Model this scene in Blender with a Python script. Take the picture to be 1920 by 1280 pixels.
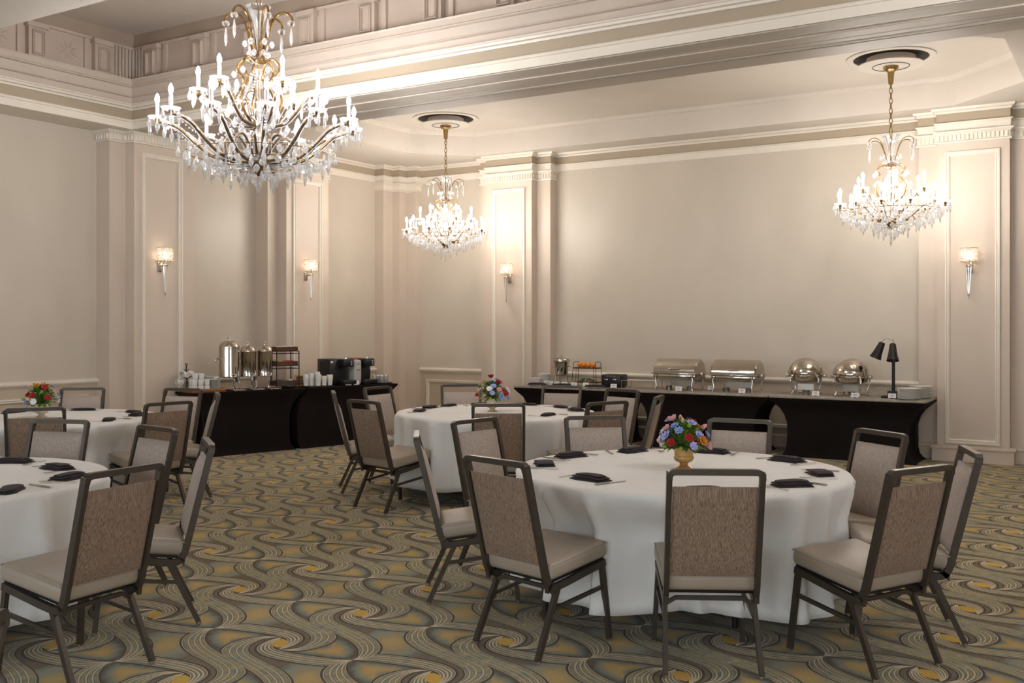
import bpy, bmesh, math, random
import numpy as np
from mathutils import Vector, Matrix
for o in list(bpy.data.objects): bpy.data.objects.remove(o)
scn = bpy.context.scene
COL = scn.collection
PI = math.pi
# ------------------------------------------------------------------ camera
cam = bpy.data.cameras.new('camera'); camo = bpy.data.objects.new('camera', cam); COL.objects.link(camo)
camo.location = (0, 0, 1.54); camo.rotation_euler = (PI/2, 0, math.atan2(2131-960, 1891))
cam.sensor_width = 36; cam.lens = 36*1891/1920; cam.shift_y = -33/1920; cam.clip_end = 100
scn.camera = camo
# ------------------------------------------------------------------ world, daylight, exposure
scn.view_settings.view_transform = 'Standard'; scn.view_settings.look = 'None'
scn.view_settings.gamma = 1; scn.view_settings.use_curve_mapping = False
scn.view_settings.exposure = 0.78
w = bpy.data.worlds.new('daylight'); scn.world = w; w.use_nodes = True
w.node_tree.nodes['Background'].inputs[0].default_value = (.75, .86, 1, 1)
w.node_tree.nodes['Background'].inputs[1].default_value = 0.6
def area(name, loc, rot, sx, sy, power, color):
    l = bpy.data.lights.new(name, 'AREA'); l.shape = 'RECTANGLE'; l.size = sx; l.size_y = sy
    l.energy = power; l.color = color
    o = bpy.data.objects.new(name, l); COL.objects.link(o); o.location = loc; o.rotation_euler = rot; return o
WINX = (-8.2, -5.6, -3.0, -0.4, 2.0)
for x in WINX:      # cool light through windows added in the unseen wall behind the camera
    area('window_daylight', (x, -4.62, 1.95), (PI/2, 0, 0), 1.5, 2.7, 56, (.86, .94, 1))
WINY = (-2.6, 0.2, 3.0)
for y in WINY:      # and through more windows added in the unseen right wall
    area('window_daylight', (3.92, y, 1.95), (PI/2, 0, PI/2), 1.5, 2.7, 36, (.93, .96, 1))
BULB = 215.0         # emission of the candle bulbs
# ------------------------------------------------------------------ materials
def lin(c):
    if isinstance(c, str): c = [int(c[i:i+2], 16)/255 for i in (0, 2, 4)]
    return tuple(x/12.92 if x <= .04045 else ((x+.055)/1.055)**2.4 for x in c) + (1,)
class NT:
    def __init__(s, m): s.t = m.node_tree; s.n = s.t.nodes; s.l = s.t.links
    def new(s, ty, **k):
        n = s.n.new(ty)
        for a, b in k.items(): setattr(n, a, b)
        return n
    def link(s, a, b): s.l.new(a, b)
    def math(s, op, a, b=None, clamp=False):
        n = s.n.new('ShaderNodeMath'); n.operation = op; n.use_clamp = clamp
        for i, x in enumerate((a, b)):
            if x is None: continue
            if isinstance(x, (int, float)): n.inputs[i].default_value = x
            else: s.l.new(x, n.inputs[i])
        return n.outputs[0]
    def mix(s, f, a, b):
        n = s.n.new('ShaderNodeMix'); n.data_type = 'RGBA'
        if isinstance(f, (int, float)): n.inputs[0].default_value = f
        else: s.l.new(f, n.inputs[0])
        for i, x in ((6, a), (7, b)):
            if isinstance(x, tuple): n.inputs[i].default_value = x
            else: s.l.new(x, n.inputs[i])
        return n.outputs[2]
    def ramp(s, f, stops):
        n = s.n.new('ShaderNodeValToRGB'); s.l.new(f, n.inputs[0])
        e = n.color_ramp.elements
        while len(e) < len(stops): e.new(.5)
        for i, (p, c) in enumerate(stops): e[i].position = p; e[i].color = c
        return n.outputs[0]
MATS = {}
def mat(name, col, rough=.5, metal=0., var=.06, scale=6., stretch=(1, 1, 1), bump=0., bscale=None, spec=.5, coat=0., sheen=0., col2=None, alpha=1., thin=False, coords='Object', trans=0., detail=4., rnd=False):
    m = bpy.data.materials.new(name); m.use_nodes = True; T = NT(m); MATS[name] = m
    p = T.n['Principled BSDF']; c = lin(col)
    c2 = lin(col2) if col2 else tuple(min(1, x*(1-var*2.2)) for x in c[:3]) + (1,)
    tc = T.new('ShaderNodeTexCoord'); mp = T.new('ShaderNodeMapping'); mp.inputs['Scale'].default_value = stretch
    src = tc.outputs[coords]
    if rnd:
        oi = T.new('ShaderNodeObjectInfo'); va = T.new('ShaderNodeVectorMath', operation='ADD')
        vs = T.new('ShaderNodeVectorMath', operation='SCALE'); vs.inputs[0].default_value = (7, 9, 5)
        T.link(oi.outputs['Random'], vs.inputs['Scale']); T.link(src, va.inputs[0]); T.link(vs.outputs[0], va.inputs[1]); src = va.outputs[0]
    T.link(src, mp.inputs[0])
    nz = T.new('ShaderNodeTexNoise'); nz.inputs['Scale'].default_value = scale; nz.inputs['Detail'].default_value = detail
    T.link(mp.outputs[0], nz.inputs[0])
    f = T.math('MULTIPLY_ADD', nz.outputs[0], 2.2); T.n[-1].inputs[2].default_value = -.6; T.n[-1].use_clamp = True
    T.link(T.mix(f, c, c2), p.inputs['Base Color'])
    p.inputs['Roughness'].default_value = rough; p.inputs['Metallic'].default_value = metal
    p.inputs['Specular IOR Level'].default_value = spec; p.inputs['Coat Weight'].default_value = coat
    p.inputs['Sheen Weight'].default_value = sheen; p.inputs['Sheen Roughness'].default_value = .4
    if sheen: p.inputs['Sheen Tint'].default_value = (1, .95, .9, 1)
    if bump:
        b = T.new('ShaderNodeBump'); b.inputs['Strength'].default_value = bump; b.inputs['Distance'].default_value = .004
        if bscale:
            n2 = T.new('ShaderNodeTexNoise'); n2.inputs['Scale'].default_value = bscale; T.link(mp.outputs[0], n2.inputs[0]); T.link(n2.outputs[0], b.inputs['Height'])
        else: T.link(nz.outputs[0], b.inputs['Height'])
        T.link(b.outputs[0], p.inputs['Normal'])
    return m
def crystal(name, tint=(1, 1, 1, 1), solid=.16, rough=.05, milk=.0):
    """clear cut glass: lets light straight through, glints at grazing angles"""
    m = bpy.data.materials.new(name); m.use_nodes = True; T = NT(m); MATS[name] = m
    out = T.n['Material Output']; T.n.remove(T.n['Principled BSDF'])
    tr = T.new('ShaderNodeBsdfTransparent'); tr.inputs[0].default_value = tint
    gl = T.new('ShaderNodeBsdfGlossy'); gl.inputs['Roughness'].default_value = rough; gl.inputs[0].default_value = (1, 1, 1, 1)
    fr = T.new('ShaderNodeFresnel'); fr.inputs[0].default_value = 1.6
    nz = T.new('ShaderNodeTexNoise'); nz.inputs['Scale'].default_value = 45.
    tc = T.new('ShaderNodeTexCoord'); T.link(tc.outputs['Object'], nz.inputs[0])
    f = T.math('ADD', fr.outputs[0], T.math('MULTIPLY', nz.outputs[0], solid), True)
    tl = T.new('ShaderNodeBsdfTranslucent'); tl.inputs[0].default_value = (.95, .95, .97, 1)
    ms = T.new('ShaderNodeMixShader'); ms.inputs[0].default_value = milk; T.link(gl.outputs[0], ms.inputs[1]); T.link(tl.outputs[0], ms.inputs[2])
    mx = T.new('ShaderNodeMixShader'); T.link(f, mx.inputs[0]); T.link(tr.outputs[0], mx.inputs[1]); T.link(ms.outputs[0], mx.inputs[2])
    T.link(mx.outputs[0], out.inputs[0]); return m
def emit(name, col, strength):
    m = bpy.data.materials.new(name); m.use_nodes = True; T = NT(m); MATS[name] = m
    p = T.n['Principled BSDF']; p.inputs['Base Color'].default_value = (.9, .88, .85, 1)
    nz = T.new('ShaderNodeTexNoise'); nz.inputs['Scale'].default_value = 3.
    T.link(T.mix(nz.outputs[0], lin(col), tuple(x*.97 for x in lin(col)[:3])+(1,)), p.inputs['Emission Color']); p.inputs['Emission Strength'].default_value = strength
    return m
mat('wallpaper', 'CBBFAF', .42, var=.035, scale=2.2, stretch=(1, 1, .6), bump=.12, bscale=70, spec=.5)
mat('pilaster_paint', 'CEBEAE', .5, var=.02, scale=2.)
mat('trim_paint', 'E3D9CB', .42, var=.02, scale=5.)
mat('frieze_paint', 'AE9E88', .55, var=.03, scale=2.)
mat('dado_paint', 'BFAF9A', .5, var=.03, scale=3.)
mat('cornice_paint', 'CBBCAE', .55, var=.05, scale=2.5, bump=.05)
mat('attic_paint', 'C4B3A5', .6, var=.06, scale=4., bump=.06)
mat('band_paint', 'AB9989', .6, var=.05, scale=3.)
mat('ceiling_paint', 'DDD3C8', .65, var=.03, scale=1.5)
mat('ceiling_grey', 'D3C8BC', .7, var=.03, scale=1.5)
mat('soffit_paint', 'CABDB0', .55, var=.05, scale=1.5, stretch=(.25, 3, 1))
mat('dark_slot', '1E1A18', .6, var=.1)
mat('window_white', 'E6E2DA', .4, var=.02)
mat('bronze_metal', '574E45', .38, .55, var=.08, scale=20)
mat('chrome', 'D8D5D0', .12, 1., var=.03, scale=20)
mat('polished_steel', 'C9C2B8', .13, 1., var=.06, scale=5., stretch=(1, 1, .3))
mat('brushed_steel', 'B5ADA2', .3, 1., var=.06, scale=30)
mat('vinyl', 'A69887', .42, var=.04, scale=5., bump=.05, bscale=160)
mat('tweed', 'BCAFA5', .9, scale=150., stretch=(1.3, 1.3, .12), col2='9A897C', sheen=.2, rnd=True, detail=5.)
mat('chenille', 'A58D78', .85, scale=170., stretch=(1.4, 1.4, .10), col2='5E4838', sheen=.25, rnd=True, detail=6., bump=.25)
mat('linen_white', 'E9E6E2', .8, var=.02, scale=12., bump=.03, bscale=300, sheen=.1)
mat('napkin_plum', '281B20', .85, var=.15, scale=30., sheen=.03, bump=.1, bscale=220, rnd=True)
mat('spandex_black', '160C0B', .7, var=.2, scale=3., spec=.2)
mat('stone_top', 'A89F94', .28, var=.1, scale=14., col2='8A8176', spec=.5)
mat('gold_old', '9A7440', .3, .7, var=.2, scale=25., col2='4A3719')
mat('gold_vase', 'C8A268', .3, .7, var=.15, scale=16., bump=.1)
mat('silver_vase', 'D6C9B4', .32, .6, var=.15, scale=16., bump=.1)
mat('brass', 'A98B5A', .3, .9, var=.1, scale=12.)
mat('china_white', 'E6E3DE', .2, var=.02, scale=8.)
mat('china_grey', 'C3C2BE', .25, var=.03, scale=8.)
mat('paper_white', 'EFEAE4', .7, var=.02, scale=9.)
mat('paper_card', 'E9E6E6', .7, var=.02, scale=9.)
mat('ink_grey', '8A8686', .7, var=.05)
mat('wood_tray', '9A6334', .5, scale=5., stretch=(1, 12, 12), col2='6E4120')
mat('wood_dark', '5A321C', .5, scale=5., stretch=(1, 12, 12), col2='3A1E10')
mat('black_plastic', '16161A', .35, var=.1, scale=10.)
mat('black_metal', '1B1715', .45, .2, var=.1, scale=10.)
mat('grey_panel', 'B7B4AE', .35, var=.03, scale=6.)
mat('red_plastic', 'C02A22', .4, var=.05)
mat('orange_peel', 'F08A10', .5, var=.06, scale=10., bump=.3, bscale=120)
mat('leaf_green', '4E7A2A', .55, var=.2, scale=20., col2='2C4F1A')
mat('leaf_lime', '8AA63C', .55, var=.2, scale=20.)
mat('petal_lilac', '9EA2DE', .7, var=.08, scale=30., col2='B9B6EA')
mat('petal_blue', '8FA6DC', .7, var=.08, scale=30.)
mat('petal_red', 'A8161C', .7, var=.1, scale=30.)
mat('petal_orange', 'C98A22', .7, var=.12, scale=30., col2='A65F14')
mat('petal_pink', 'DFA2A0', .7, var=.08, scale=30.)
mat('petal_white', 'EDEBF0', .7, var=.04, scale=30.)
mat('sugar_pink', 'E2607C', .7, var=.08, scale=8.)
mat('sugar_yellow', 'E4CE7E', .7, var=.08, scale=8.)
mat('packet_blue', '3C6E9E', .7, var=.08, scale=8.)
mat('packet_green', '7FA27A', .7, var=.08, scale=8.)
mat('candle_white', 'E8E6F0', .4, var=.02)
mat('salad', '6E7F4A', .7, var=.2, scale=40., col2='5A2C34')
crystal('crystal', solid=.2, milk=.2); crystal('sleeve', solid=.12, milk=.2); crystal('crystal_dense', solid=.85, milk=.3); crystal('acrylic', solid=.1); crystal('bead_glass', (.97, .87, .72, 1), 1.2, milk=.45)
emit('bulb_glow', 'FFF9F0', BULB); emit('bulb_glow_large', 'FEFEFF', BULB*1.12); emit('sconce_glow', 'FFE8CC', 20.)
# ------------------------------------------------------------------ mesh helpers
class MB:
    def __init__(s, xf=None): s.v = []; s.f = []; s.m = []; s.uv = []; s.xf = xf; s.mi = 0
    def add(s, vs, fs, uvs=None):
        b = len(s.v)
        for q in vs:
            q = Vector(q); s.v.append(tuple(s.xf @ q) if s.xf else tuple(q))
        for i, f in enumerate(fs):
            s.f.append([b+k for k in f]); s.m.append(s.mi); s.uv.append([uvs[k] for k in f] if uvs else None)
        return s
    def box(s, x0, x1, y0, y1, z0, z1):
        return s.add([(x0,y0,z0),(x1,y0,z0),(x1,y1,z0),(x0,y1,z0),(x0,y0,z1),(x1,y0,z1),(x1,y1,z1),(x0,y1,z1)],
                     [(0,3,2,1),(4,5,6,7),(0,1,5,4),(1,2,6,5),(2,3,7,6),(3,0,4,7)])
    def cbox(s, cx, cy, cz, sx, sy, sz): return s.box(cx-sx/2, cx+sx/2, cy-sy/2, cy+sy/2, cz-sz/2, cz+sz/2)
    def rbox(s, cx, cy, cz, sx, sy, sz, r, seg=3):
        r = min(r, sx/2, sy/2, sz/2)
        lo = []
        for q in range(4):
            sg = ((1,1),(-1,1),(-1,-1),(1,-1))[q]
            for i in range(seg+1): lo.append((q*PI/2+PI/2*i/seg, sg))
        la = [(-PI/2+PI/2*i/seg, -1) for i in range(seg+1)] + [(PI/2*i/seg, 1) for i in range(seg+1)]
        vs = []
        for a, sz_ in la:
            for t, (gx, gy) in lo:
                vs.append((cx+gx*(sx/2-r)+r*math.cos(a)*math.cos(t), cy+gy*(sy/2-r)+r*math.cos(a)*math.sin(t), cz+sz_*(sz/2-r)+r*math.sin(a)))
        n = len(lo); fs = [(j*n+i, j*n+(i+1)%n, (j+1)*n+(i+1)%n, (j+1)*n+i) for j in range(len(la)-1) for i in range(n)]
        fs += [tuple(range(n))[::-1], tuple((len(la)-1)*n+i for i in range(n))]
        return s.add(vs, fs)
    def tube(s, path, r, n=8, cap=True, closed=False, sec=None, ref=None):
        P = [Vector(p) for p in path]; N = len(P); R = r if isinstance(r, (list, tuple)) else [r]*N
        T = []
        for i in range(N):
            a = P[(i-1) % N] if (closed or i) else P[0]; b = P[(i+1) % N] if (closed or i < N-1) else P[-1]
            T.append((b-a).normalized())
        u = Vector(ref) if ref else (Vector((0,0,1)) if abs(T[0].z) < .9 else Vector((1,0,0)))
        vs = []
        for i in range(N):
            if ref: u = Vector(ref)
            u = (u-T[i]*u.dot(T[i])).normalized(); w = T[i].cross(u)
            if sec:
                k = 1.
                if 0 < i < N-1:
                    d1 = (P[i]-P[i-1]).normalized(); k = 1/max(.5, d1.dot(T[i]))
                vs += [P[i]+u*a+w*b*k for a, b in sec]
            else: vs += [P[i]+(u*math.cos(2*PI*j/n)+w*math.sin(2*PI*j/n))*R[i] for j in range(n)]
        n = len(sec) if sec else n
        fs = [(i*n+j, i*n+(j+1) % n, ((i+1) % N)*n+(j+1) % n, ((i+1) % N)*n+j) for i in range(N if closed else N-1) for j in range(n)]
        if cap and not closed: fs += [tuple(range(n))[::-1], tuple((N-1)*n+j for j in range(n))]
        return s.add(vs, fs)
    def lathe(s, prof, n=16, c=(0,0,0), cap=True):
        vs = [(c[0]+r*math.cos(2*PI*j/n), c[1]+r*math.sin(2*PI*j/n), c[2]+z) for r, z in prof for j in range(n)]
        k = len(prof); fs = [(i*n+j, i*n+(j+1) % n, (i+1)*n+(j+1) % n, (i+1)*n+j) for i in range(k-1) for j in range(n)]
        if cap:
            if prof[0][0] > 1e-5: fs.append(tuple(range(n))[::-1])
            if prof[-1][0] > 1e-5: fs.append(tuple((k-1)*n+j for j in range(n)))
        return s.add(vs, fs)
    def prism(s, poly, z0, z1):
        n = len(poly); vs = [(x, y, z0) for x, y in poly] + [(x, y, z1) for x, y in poly]
        return s.add(vs, [tuple(range(n))[::-1], tuple(range(n, 2*n))] + [(i, (i+1) % n, n+(i+1) % n, n+i) for i in range(n)])
    def ball(s, c, r, n=12, k=8, sq=(1,1,1)):
        vs = []
        for i in range(k+1):
            a = -PI/2+PI*i/k
            vs += [(c[0]+sq[0]*r*math.cos(a)*math.cos(2*PI*j/n), c[1]+sq[1]*r*math.cos(a)*math.sin(2*PI*j/n), c[2]+sq[2]*r*math.sin(a)) for j in range(n)]
        return s.add(vs, [(i*n+j, i*n+(j+1) % n, (i+1)*n+(j+1) % n, (i+1)*n+j) for i in range(k) for j in range(n)])
    def sweep(s, pts, prof):
        """profile (offset into the room, z) along a plan polyline with the room on its right; mitred corners"""
        N = len(pts); d = []
        for i in range(N-1):
            v = Vector((pts[i+1][0]-pts[i][0], pts[i+1][1]-pts[i][1])); d.append(v.normalized())
        vs = []
        for i in range(N):
            a = d[i-1] if i else d[0]; b = d[i] if i < N-1 else d[-1]
            na = Vector((a.y, -a.x)); nb = Vector((b.y, -b.x)); m = na+nb; m = m/max(.3, m.dot(na))
            vs += [(pts[i][0]+m.x*o, pts[i][1]+m.y*o, z) for o, z in prof]
        n = len(prof)
        fs = [(i*n+j, i*n+j+1, (i+1)*n+j+1, (i+1)*n+j) for i in range(N-1) for j in range(n-1)]
        fs += [tuple(range(n))[::-1], tuple((N-1)*n+j for j in range(n))]
        return s.add(vs, fs)
    def mesh(s, name, mats, smooth=40, weld=False):
        me = bpy.data.meshes.new(name); me.from_pydata(s.v, [], s.f)
        for m in (mats if isinstance(mats, (list, tuple)) else [mats]): me.materials.append(MATS[m])
        for p, k in zip(me.polygons, s.m): p.material_index = k
        if any(s.uv):
            L = me.uv_layers.new(name='UVMap'); i = 0
            for f, u in zip(s.f, s.uv):
                for k in range(len(f)):
                    if u: L.data[i].uv = u[k]
                    i += 1
        bm = bmesh.new(); bm.from_mesh(me)
        if weld: bmesh.ops.remove_doubles(bm, verts=bm.verts, dist=1e-5)
        bmesh.ops.recalc_face_normals(bm, faces=bm.faces); bm.to_mesh(me); bm.free()
        if smooth:
            for p in me.polygons: p.use_smooth = True
            me.set_sharp_from_angle(angle=math.radians(smooth))
        return me
    def build(s, name, mats, parent=None, smooth=40, **k):
        return obj(name, s.mesh(name, mats, smooth), parent, **k)
def obj(name, me, parent=None, loc=None, rot=None, **k):
    o = bpy.data.objects.new(name, me); COL.objects.link(o)
    if parent: o.parent = parent
    if loc: o.location = loc
    if rot: o.rotation_euler = rot
    for a, b in k.items(): o[a] = b
    return o
def thing(name, label, cat, loc=(0,0,0), rz=0., group=None):
    o = obj(name, None, None, loc, (0,0,rz)); o['label'] = label; o['category'] = cat
    if group: o['group'] = group
    o.empty_display_size = .1
    return o
def tag(o, label, cat, group=None):
    o['label'] = label; o['category'] = cat
    if group: o['group'] = group
    return o
def struct(o): o['kind'] = 'structure'; return o
def dup(root, loc, rz, label, group=None, parent=None):
    kids = {}
    for ch in ALLKIDS(root): kids.setdefault(ch.parent, []).append(ch)
    def cp(o, par):
        c = o.copy(); COL.objects.link(c); c.parent = par
        for ch in kids.get(o, []): cp(ch, c)
        return c
    r = cp(root, parent); r.location = loc; r.rotation_euler = (0, 0, rz); r['label'] = label
    if group: r['group'] = group
    return r
def nth(k, n):
    w_ = ('bottom', 'second', 'third', 'fourth', 'fifth', 'sixth', 'seventh', 'eighth', 'ninth', 'tenth', 'eleventh', 'twelfth', 'thirteenth', 'fourteenth', 'fifteenth', 'sixteenth', 'seventeenth', 'eighteenth')
    return 'top' if k == n-1 else w_[k]
def ALLKIDS(o):
    out = []
    for c in o.children: out.append(c); out += ALLKIDS(c)
    return out
def catmull(P, n):
    P = [np.array(p, float) for p in P]; Q = [2*P[0]-P[1]] + P + [2*P[-1]-P[-2]]; out = []
    for i in range(1, len(Q)-2):
        for j in range(8):
            t = j/8; a, b, c, d = Q[i-1:i+3]
            out.append(.5*((2*b)+(c-a)*t+(2*a-5*b+4*c-d)*t*t+(3*b-a-3*c+d)*t**3))
    out.append(P[-1]); out = np.array(out)
    L = np.concatenate([[0], np.cumsum(np.linalg.norm(np.diff(out, axis=0), axis=1))])
    return np.stack([np.interp(np.linspace(0, L[-1], n), L, out[:, k]) for k in range(out.shape[1])], 1)
# ------------------------------------------------------------------ carpet
def carpet_mats():
    def base(name):
        m = bpy.data.materials.new(name); m.use_nodes = True; T = NT(m); MATS[name] = m
        p = T.n['Principled BSDF']; p.inputs['Roughness'].default_value = .95; p.inputs['Specular IOR Level'].default_value = .12
        p.inputs['Sheen Weight'].default_value = .1
        tc = T.new('ShaderNodeTexCoord')
        def noise(sc, st=(1,1,1), det=3.):
            mp = T.new('ShaderNodeMapping'); mp.inputs['Scale'].default_value = st; T.link(tc.outputs['Object'], mp.inputs[0])
            n = T.new('ShaderNodeTexNoise'); n.inputs['Scale'].default_value = sc; n.inputs['Detail'].default_value = det
            T.link(mp.outputs[0], n.inputs[0]); return n.outputs[0]
        uv = T.new('ShaderNodeUVMap'); sx = T.new('ShaderNodeSeparateXYZ'); T.link(uv.outputs[0], sx.inputs[0])
        ob = T.new('ShaderNodeSeparateXYZ'); T.link(tc.outputs['Object'], ob.inputs[0])
        fine = noise(260.); b = T.new('ShaderNodeBump'); b.inputs['Strength'].default_value = .35; b.inputs['Distance'].default_value = .004
        T.link(fine, b.inputs['Height']); T.link(b.outputs[0], p.inputs['Normal'])
        return m, T, p, noise, sx, ob, fine
    BROWN, TEAL, ORNG, TAN, OLIVE, SAND = [lin(c) for c in ('56483A', '7B867E', 'BA9A58', 'D6C6A8', '9E9876', 'CDBE98')]
    # ground: orange stars fading through teal to brown
    m, T, p, noise, sx, ob, fine = base('carpet_ground')
    def wrap(v, o, per):
        a = T.math('DIVIDE', T.math('SUBTRACT', v, o), per); a = T.math('FRACT', a); return T.math('MULTIPLY', T.math('SUBTRACT', a, .5), per)
    dx = wrap(ob.outputs[0], CX0, CPX); dy = wrap(ob.outputs[1], CY0, CPY)
    r = T.math('SQRT', T.math('ADD', T.math('POWER', T.math('ABSOLUTE', T.math('ADD', dx, T.math('MULTIPLY', dy, .35))), 2.), T.math('POWER', T.math('ABSOLUTE', T.math('MULTIPLY', dy, .85)), 2.)))
    r = T.math('ADD', r, T.math('MULTIPLY', T.math('SUBTRACT', noise(24., (1, .35, 1)), .5), .07))
    c = T.ramp(T.math('MULTIPLY', r, 4.), [(.12, ORNG), (.34, lin('9A8C62')), (.56, TEAL), (.82, BROWN)])
    T.link(T.mix(T.math('MULTIPLY', noise(90., (1, .2, 1)), .35), c, SAND), p.inputs['Base Color'])
    # leaf panels
    m, T, p, noise, sx, ob, fine = base('carpet_leaf')
    v = T.math('ADD', sx.outputs[0], T.math('MULTIPLY', T.math('SUBTRACT', noise(26., (1, .4, 1)), .5), .35))
    c = T.ramp(v, [(.0, BROWN), (.07, BROWN), (.30, TEAL), (.58, ORNG), (.95, lin('C7A468'))])
    T.link(T.mix(T.math('MULTIPLY', noise(90., (.2, 1, 1)), .25), c, OLIVE), p.inputs['Base Color'])
    # striped bands: thin tan cords on a heathered ground
    m, T, p, noise, sx, ob, fine = base('carpet_bands')
    t = T.math('FRACT', T.math('ADD', T.math('MULTIPLY', sx.outputs[0], 4.), .5))
    dist = T.math('MULTIPLY', T.math('MULTIPLY', T.math('ABSOLUTE', T.math('SUBTRACT', t, .5)), .25), sx.outputs[1])
    cord = T.math('SUBTRACT', 1., T.math('DIVIDE', T.math('SUBTRACT', dist, .0033), .0018), True)
    edge = T.math('SUBTRACT', 1., T.math('DIVIDE', T.math('SUBTRACT', dist, .0062), .006), True)
    g = T.ramp(noise(22., (1, .8, 1)), [(.34, TEAL), (.5, OLIVE), (.62, lin('AA9A70')), (.74, SAND)])
    g = T.mix(T.math('MULTIPLY', noise(120., (1, .15, 1)), .22), g, BROWN)
    g = T.mix(T.math('MULTIPLY', edge, .55), g, BROWN)
    T.link(T.mix(T.math('MULTIPLY', cord, .92), g, TAN), p.inputs['Base Color'])
    m, T, p, noise, sx, ob, fine = base('carpet_edge')
    T.link(T.mix(noise(60.), BROWN, lin('4A3C2F')), p.inputs['Base Color'])
    m, T, p, noise, sx, ob, fine = base('carpet_dot')
    T.link(T.mix(noise(60.), lin('DDB450'), lin('C79C42')), p.inputs['Base Color'])
CPX, CPY, CX0, CY0 = .911, .5945, -3.51, 3.545
carpet_mats()
def carpet_tile():
    k = .4555
    Ao = [(-k,.0),(-.44,.07),(-.41,.118),(-.324,.150),(-.188,.170),(-.068,.168),(.011,.137),(.050,.100),(.075,.039),(.078,-.014),(.064,-.066)]
    Ai = [(-k,.0),(-.42,.018),(-.361,.038),(-.252,.062),(-.163,.077),(-.086,.080),(-.027,.070),(.013,.037),(.033,.0),(.046,-.035),(.056,-.066)]
    Bo = [(-k,.5945),(-.492,.555),(-.490,.464),(-.443,.380),(-.355,.311),(-.244,.262),(-.102,.224),(.011,.185),(.071,.139),(.112,.075),(.119,-.009),(.076,-.068)]
    Bi = [(-k,.5945),(-.446,.545),(-.368,.454),(-.257,.386),(-.097,.328),(.042,.288),(.139,.240),(.183,.186),(.204,.108),(.188,.022),(.150,-.039),(.078,-.072)]
    LF = [(-.444,.0),(-.42,-.070),(-.34,-.158),(-.226,-.210),(-.135,-.226),(-.180,-.172),(-.205,-.083),(-.162,.0),(-.119,.050),(-.075,.072),(-.163,.074),(-.252,.059),(-.361,.035)]
    mb = MB(); n = 30
    for sg in (1, -1):
        for pz, (o, i) in enumerate(((Ao, Ai), (Bo, Bi))):
            a = catmull(o, n)*sg; b = catmull(i, n)*sg; w = np.linalg.norm(a-b, axis=1)
            mb.mi = 2; vs = []; uv = []
            for q in range(n):
                for s_ in range(5):
                    pnt = a[q]+(b[q]-a[q])*s_/4; vs.append((pnt[0], pnt[1], .0006+.00015*pz+(.0003 if sg < 0 else 0))); uv.append((s_/4, w[q]))
            mb.add(vs, [(q*5+s_, q*5+s_+1, q*5+s_+6, q*5+s_+5) for q in range(n-1) for s_ in range(4)], uv)
        for pz, (o, i) in enumerate(((Ao, Ai), (Bo, Bi))):      # dark outline along both rims of each band
            a = catmull(o, n)*sg; b = catmull(i, n)*sg
            for e, (c_, d_) in enumerate(((a, b), (b, a))):
                v_ = c_-d_; w_ = np.linalg.norm(v_, axis=1, keepdims=True); out = c_+v_/np.maximum(w_, 1e-4)*np.minimum(w_*.5, .013)
                zz = .00045+.00001*(pz*2+e)+(.00005 if sg < 0 else 0); mb.mi = 4
                mb.add([(q[0], q[1], zz) for q in c_]+[(q[0], q[1], zz) for q in out], [(q, q+1, n+q+1, n+q) for q in range(n-1)], [(0, 0)]*(2*n))
        mb.mi = 1; P = catmull(LF+[LF[0]], 41)[:-1]; C = np.array((-.285, -.05)); vs = []; uv = []
        for r in range(5):
            for p in P: q = (p+(C-p)*r/5)*sg; vs.append((q[0], q[1], .0003+(.00012 if sg < 0 else 0))); uv.append((r/5, 0))
        vs.append((C[0]*sg, C[1]*sg, .0003+(.00012 if sg < 0 else 0))); uv.append((1, 0))
        N = 40
        mb.add(vs, [(r*N+j, r*N+(j+1) % N, (r+1)*N+(j+1) % N, (r+1)*N+j) for r in range(4) for j in range(N)] + [(4*N+j, 4*N+(j+1) % N, 5*N) for j in range(N)], uv)
    mb.mi = 3; vs = []
    for j in range(20):
        t = 2*PI*j/20; a, b = .064*math.cos(t), .037*math.sin(t); r = math.radians(-48)
        vs.append((a*math.cos(r)-b*math.sin(r), a*math.sin(r)+b*math.cos(r), .0013))
    mb.add(vs, [tuple(range(20))], [(0, 0)]*20)
    return mb
def make_floor():
    t = carpet_tile(); V = np.array(t.v); nv = len(V); xs = range(-8, 9); ys = range(-6, 16)
    mb = MB(); mb.mi = 0
    mb.add([(-10.2,-4.8,0),(4.2,-4.8,0),(4.2,12.8,0),(-10.2,12.8,0)], [(0,1,2,3)], [(0,0)]*4)
    for i in xs:
        for j in ys:
            ox, oy = CX0+i*CPX, CY0+j*CPY
            if not (-10.05 < ox < 3.6 and oy < 12.3): continue
            b = len(mb.v); mb.v += [tuple(p) for p in V+np.array((ox, oy, 0))]
            mb.f += [[b+k for k in f] for f in t.f]; mb.m += t.m; mb.uv += t.uv
    me = mb.mesh('floor', ['carpet_ground', 'carpet_leaf', 'carpet_bands', 'carpet_dot', 'carpet_edge'], 0)
    return struct(obj('floor', me))
floor = make_floor()
# ------------------------------------------------------------------ walls
XW, YW = -9.93, 12.55
def s_box(name, m, *b, parent=None):
    o = MB().box(*b).build(name, m, parent, 0)
    return o if parent else struct(o)
wl = s_box('wall_left', 'wallpaper', XW-.2, XW, -4.8, 12.75, 0, 4.9)
wb = s_box('wall_back', 'wallpaper', XW, 4.2, YW, YW+.2, 0, 4.9)
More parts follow.
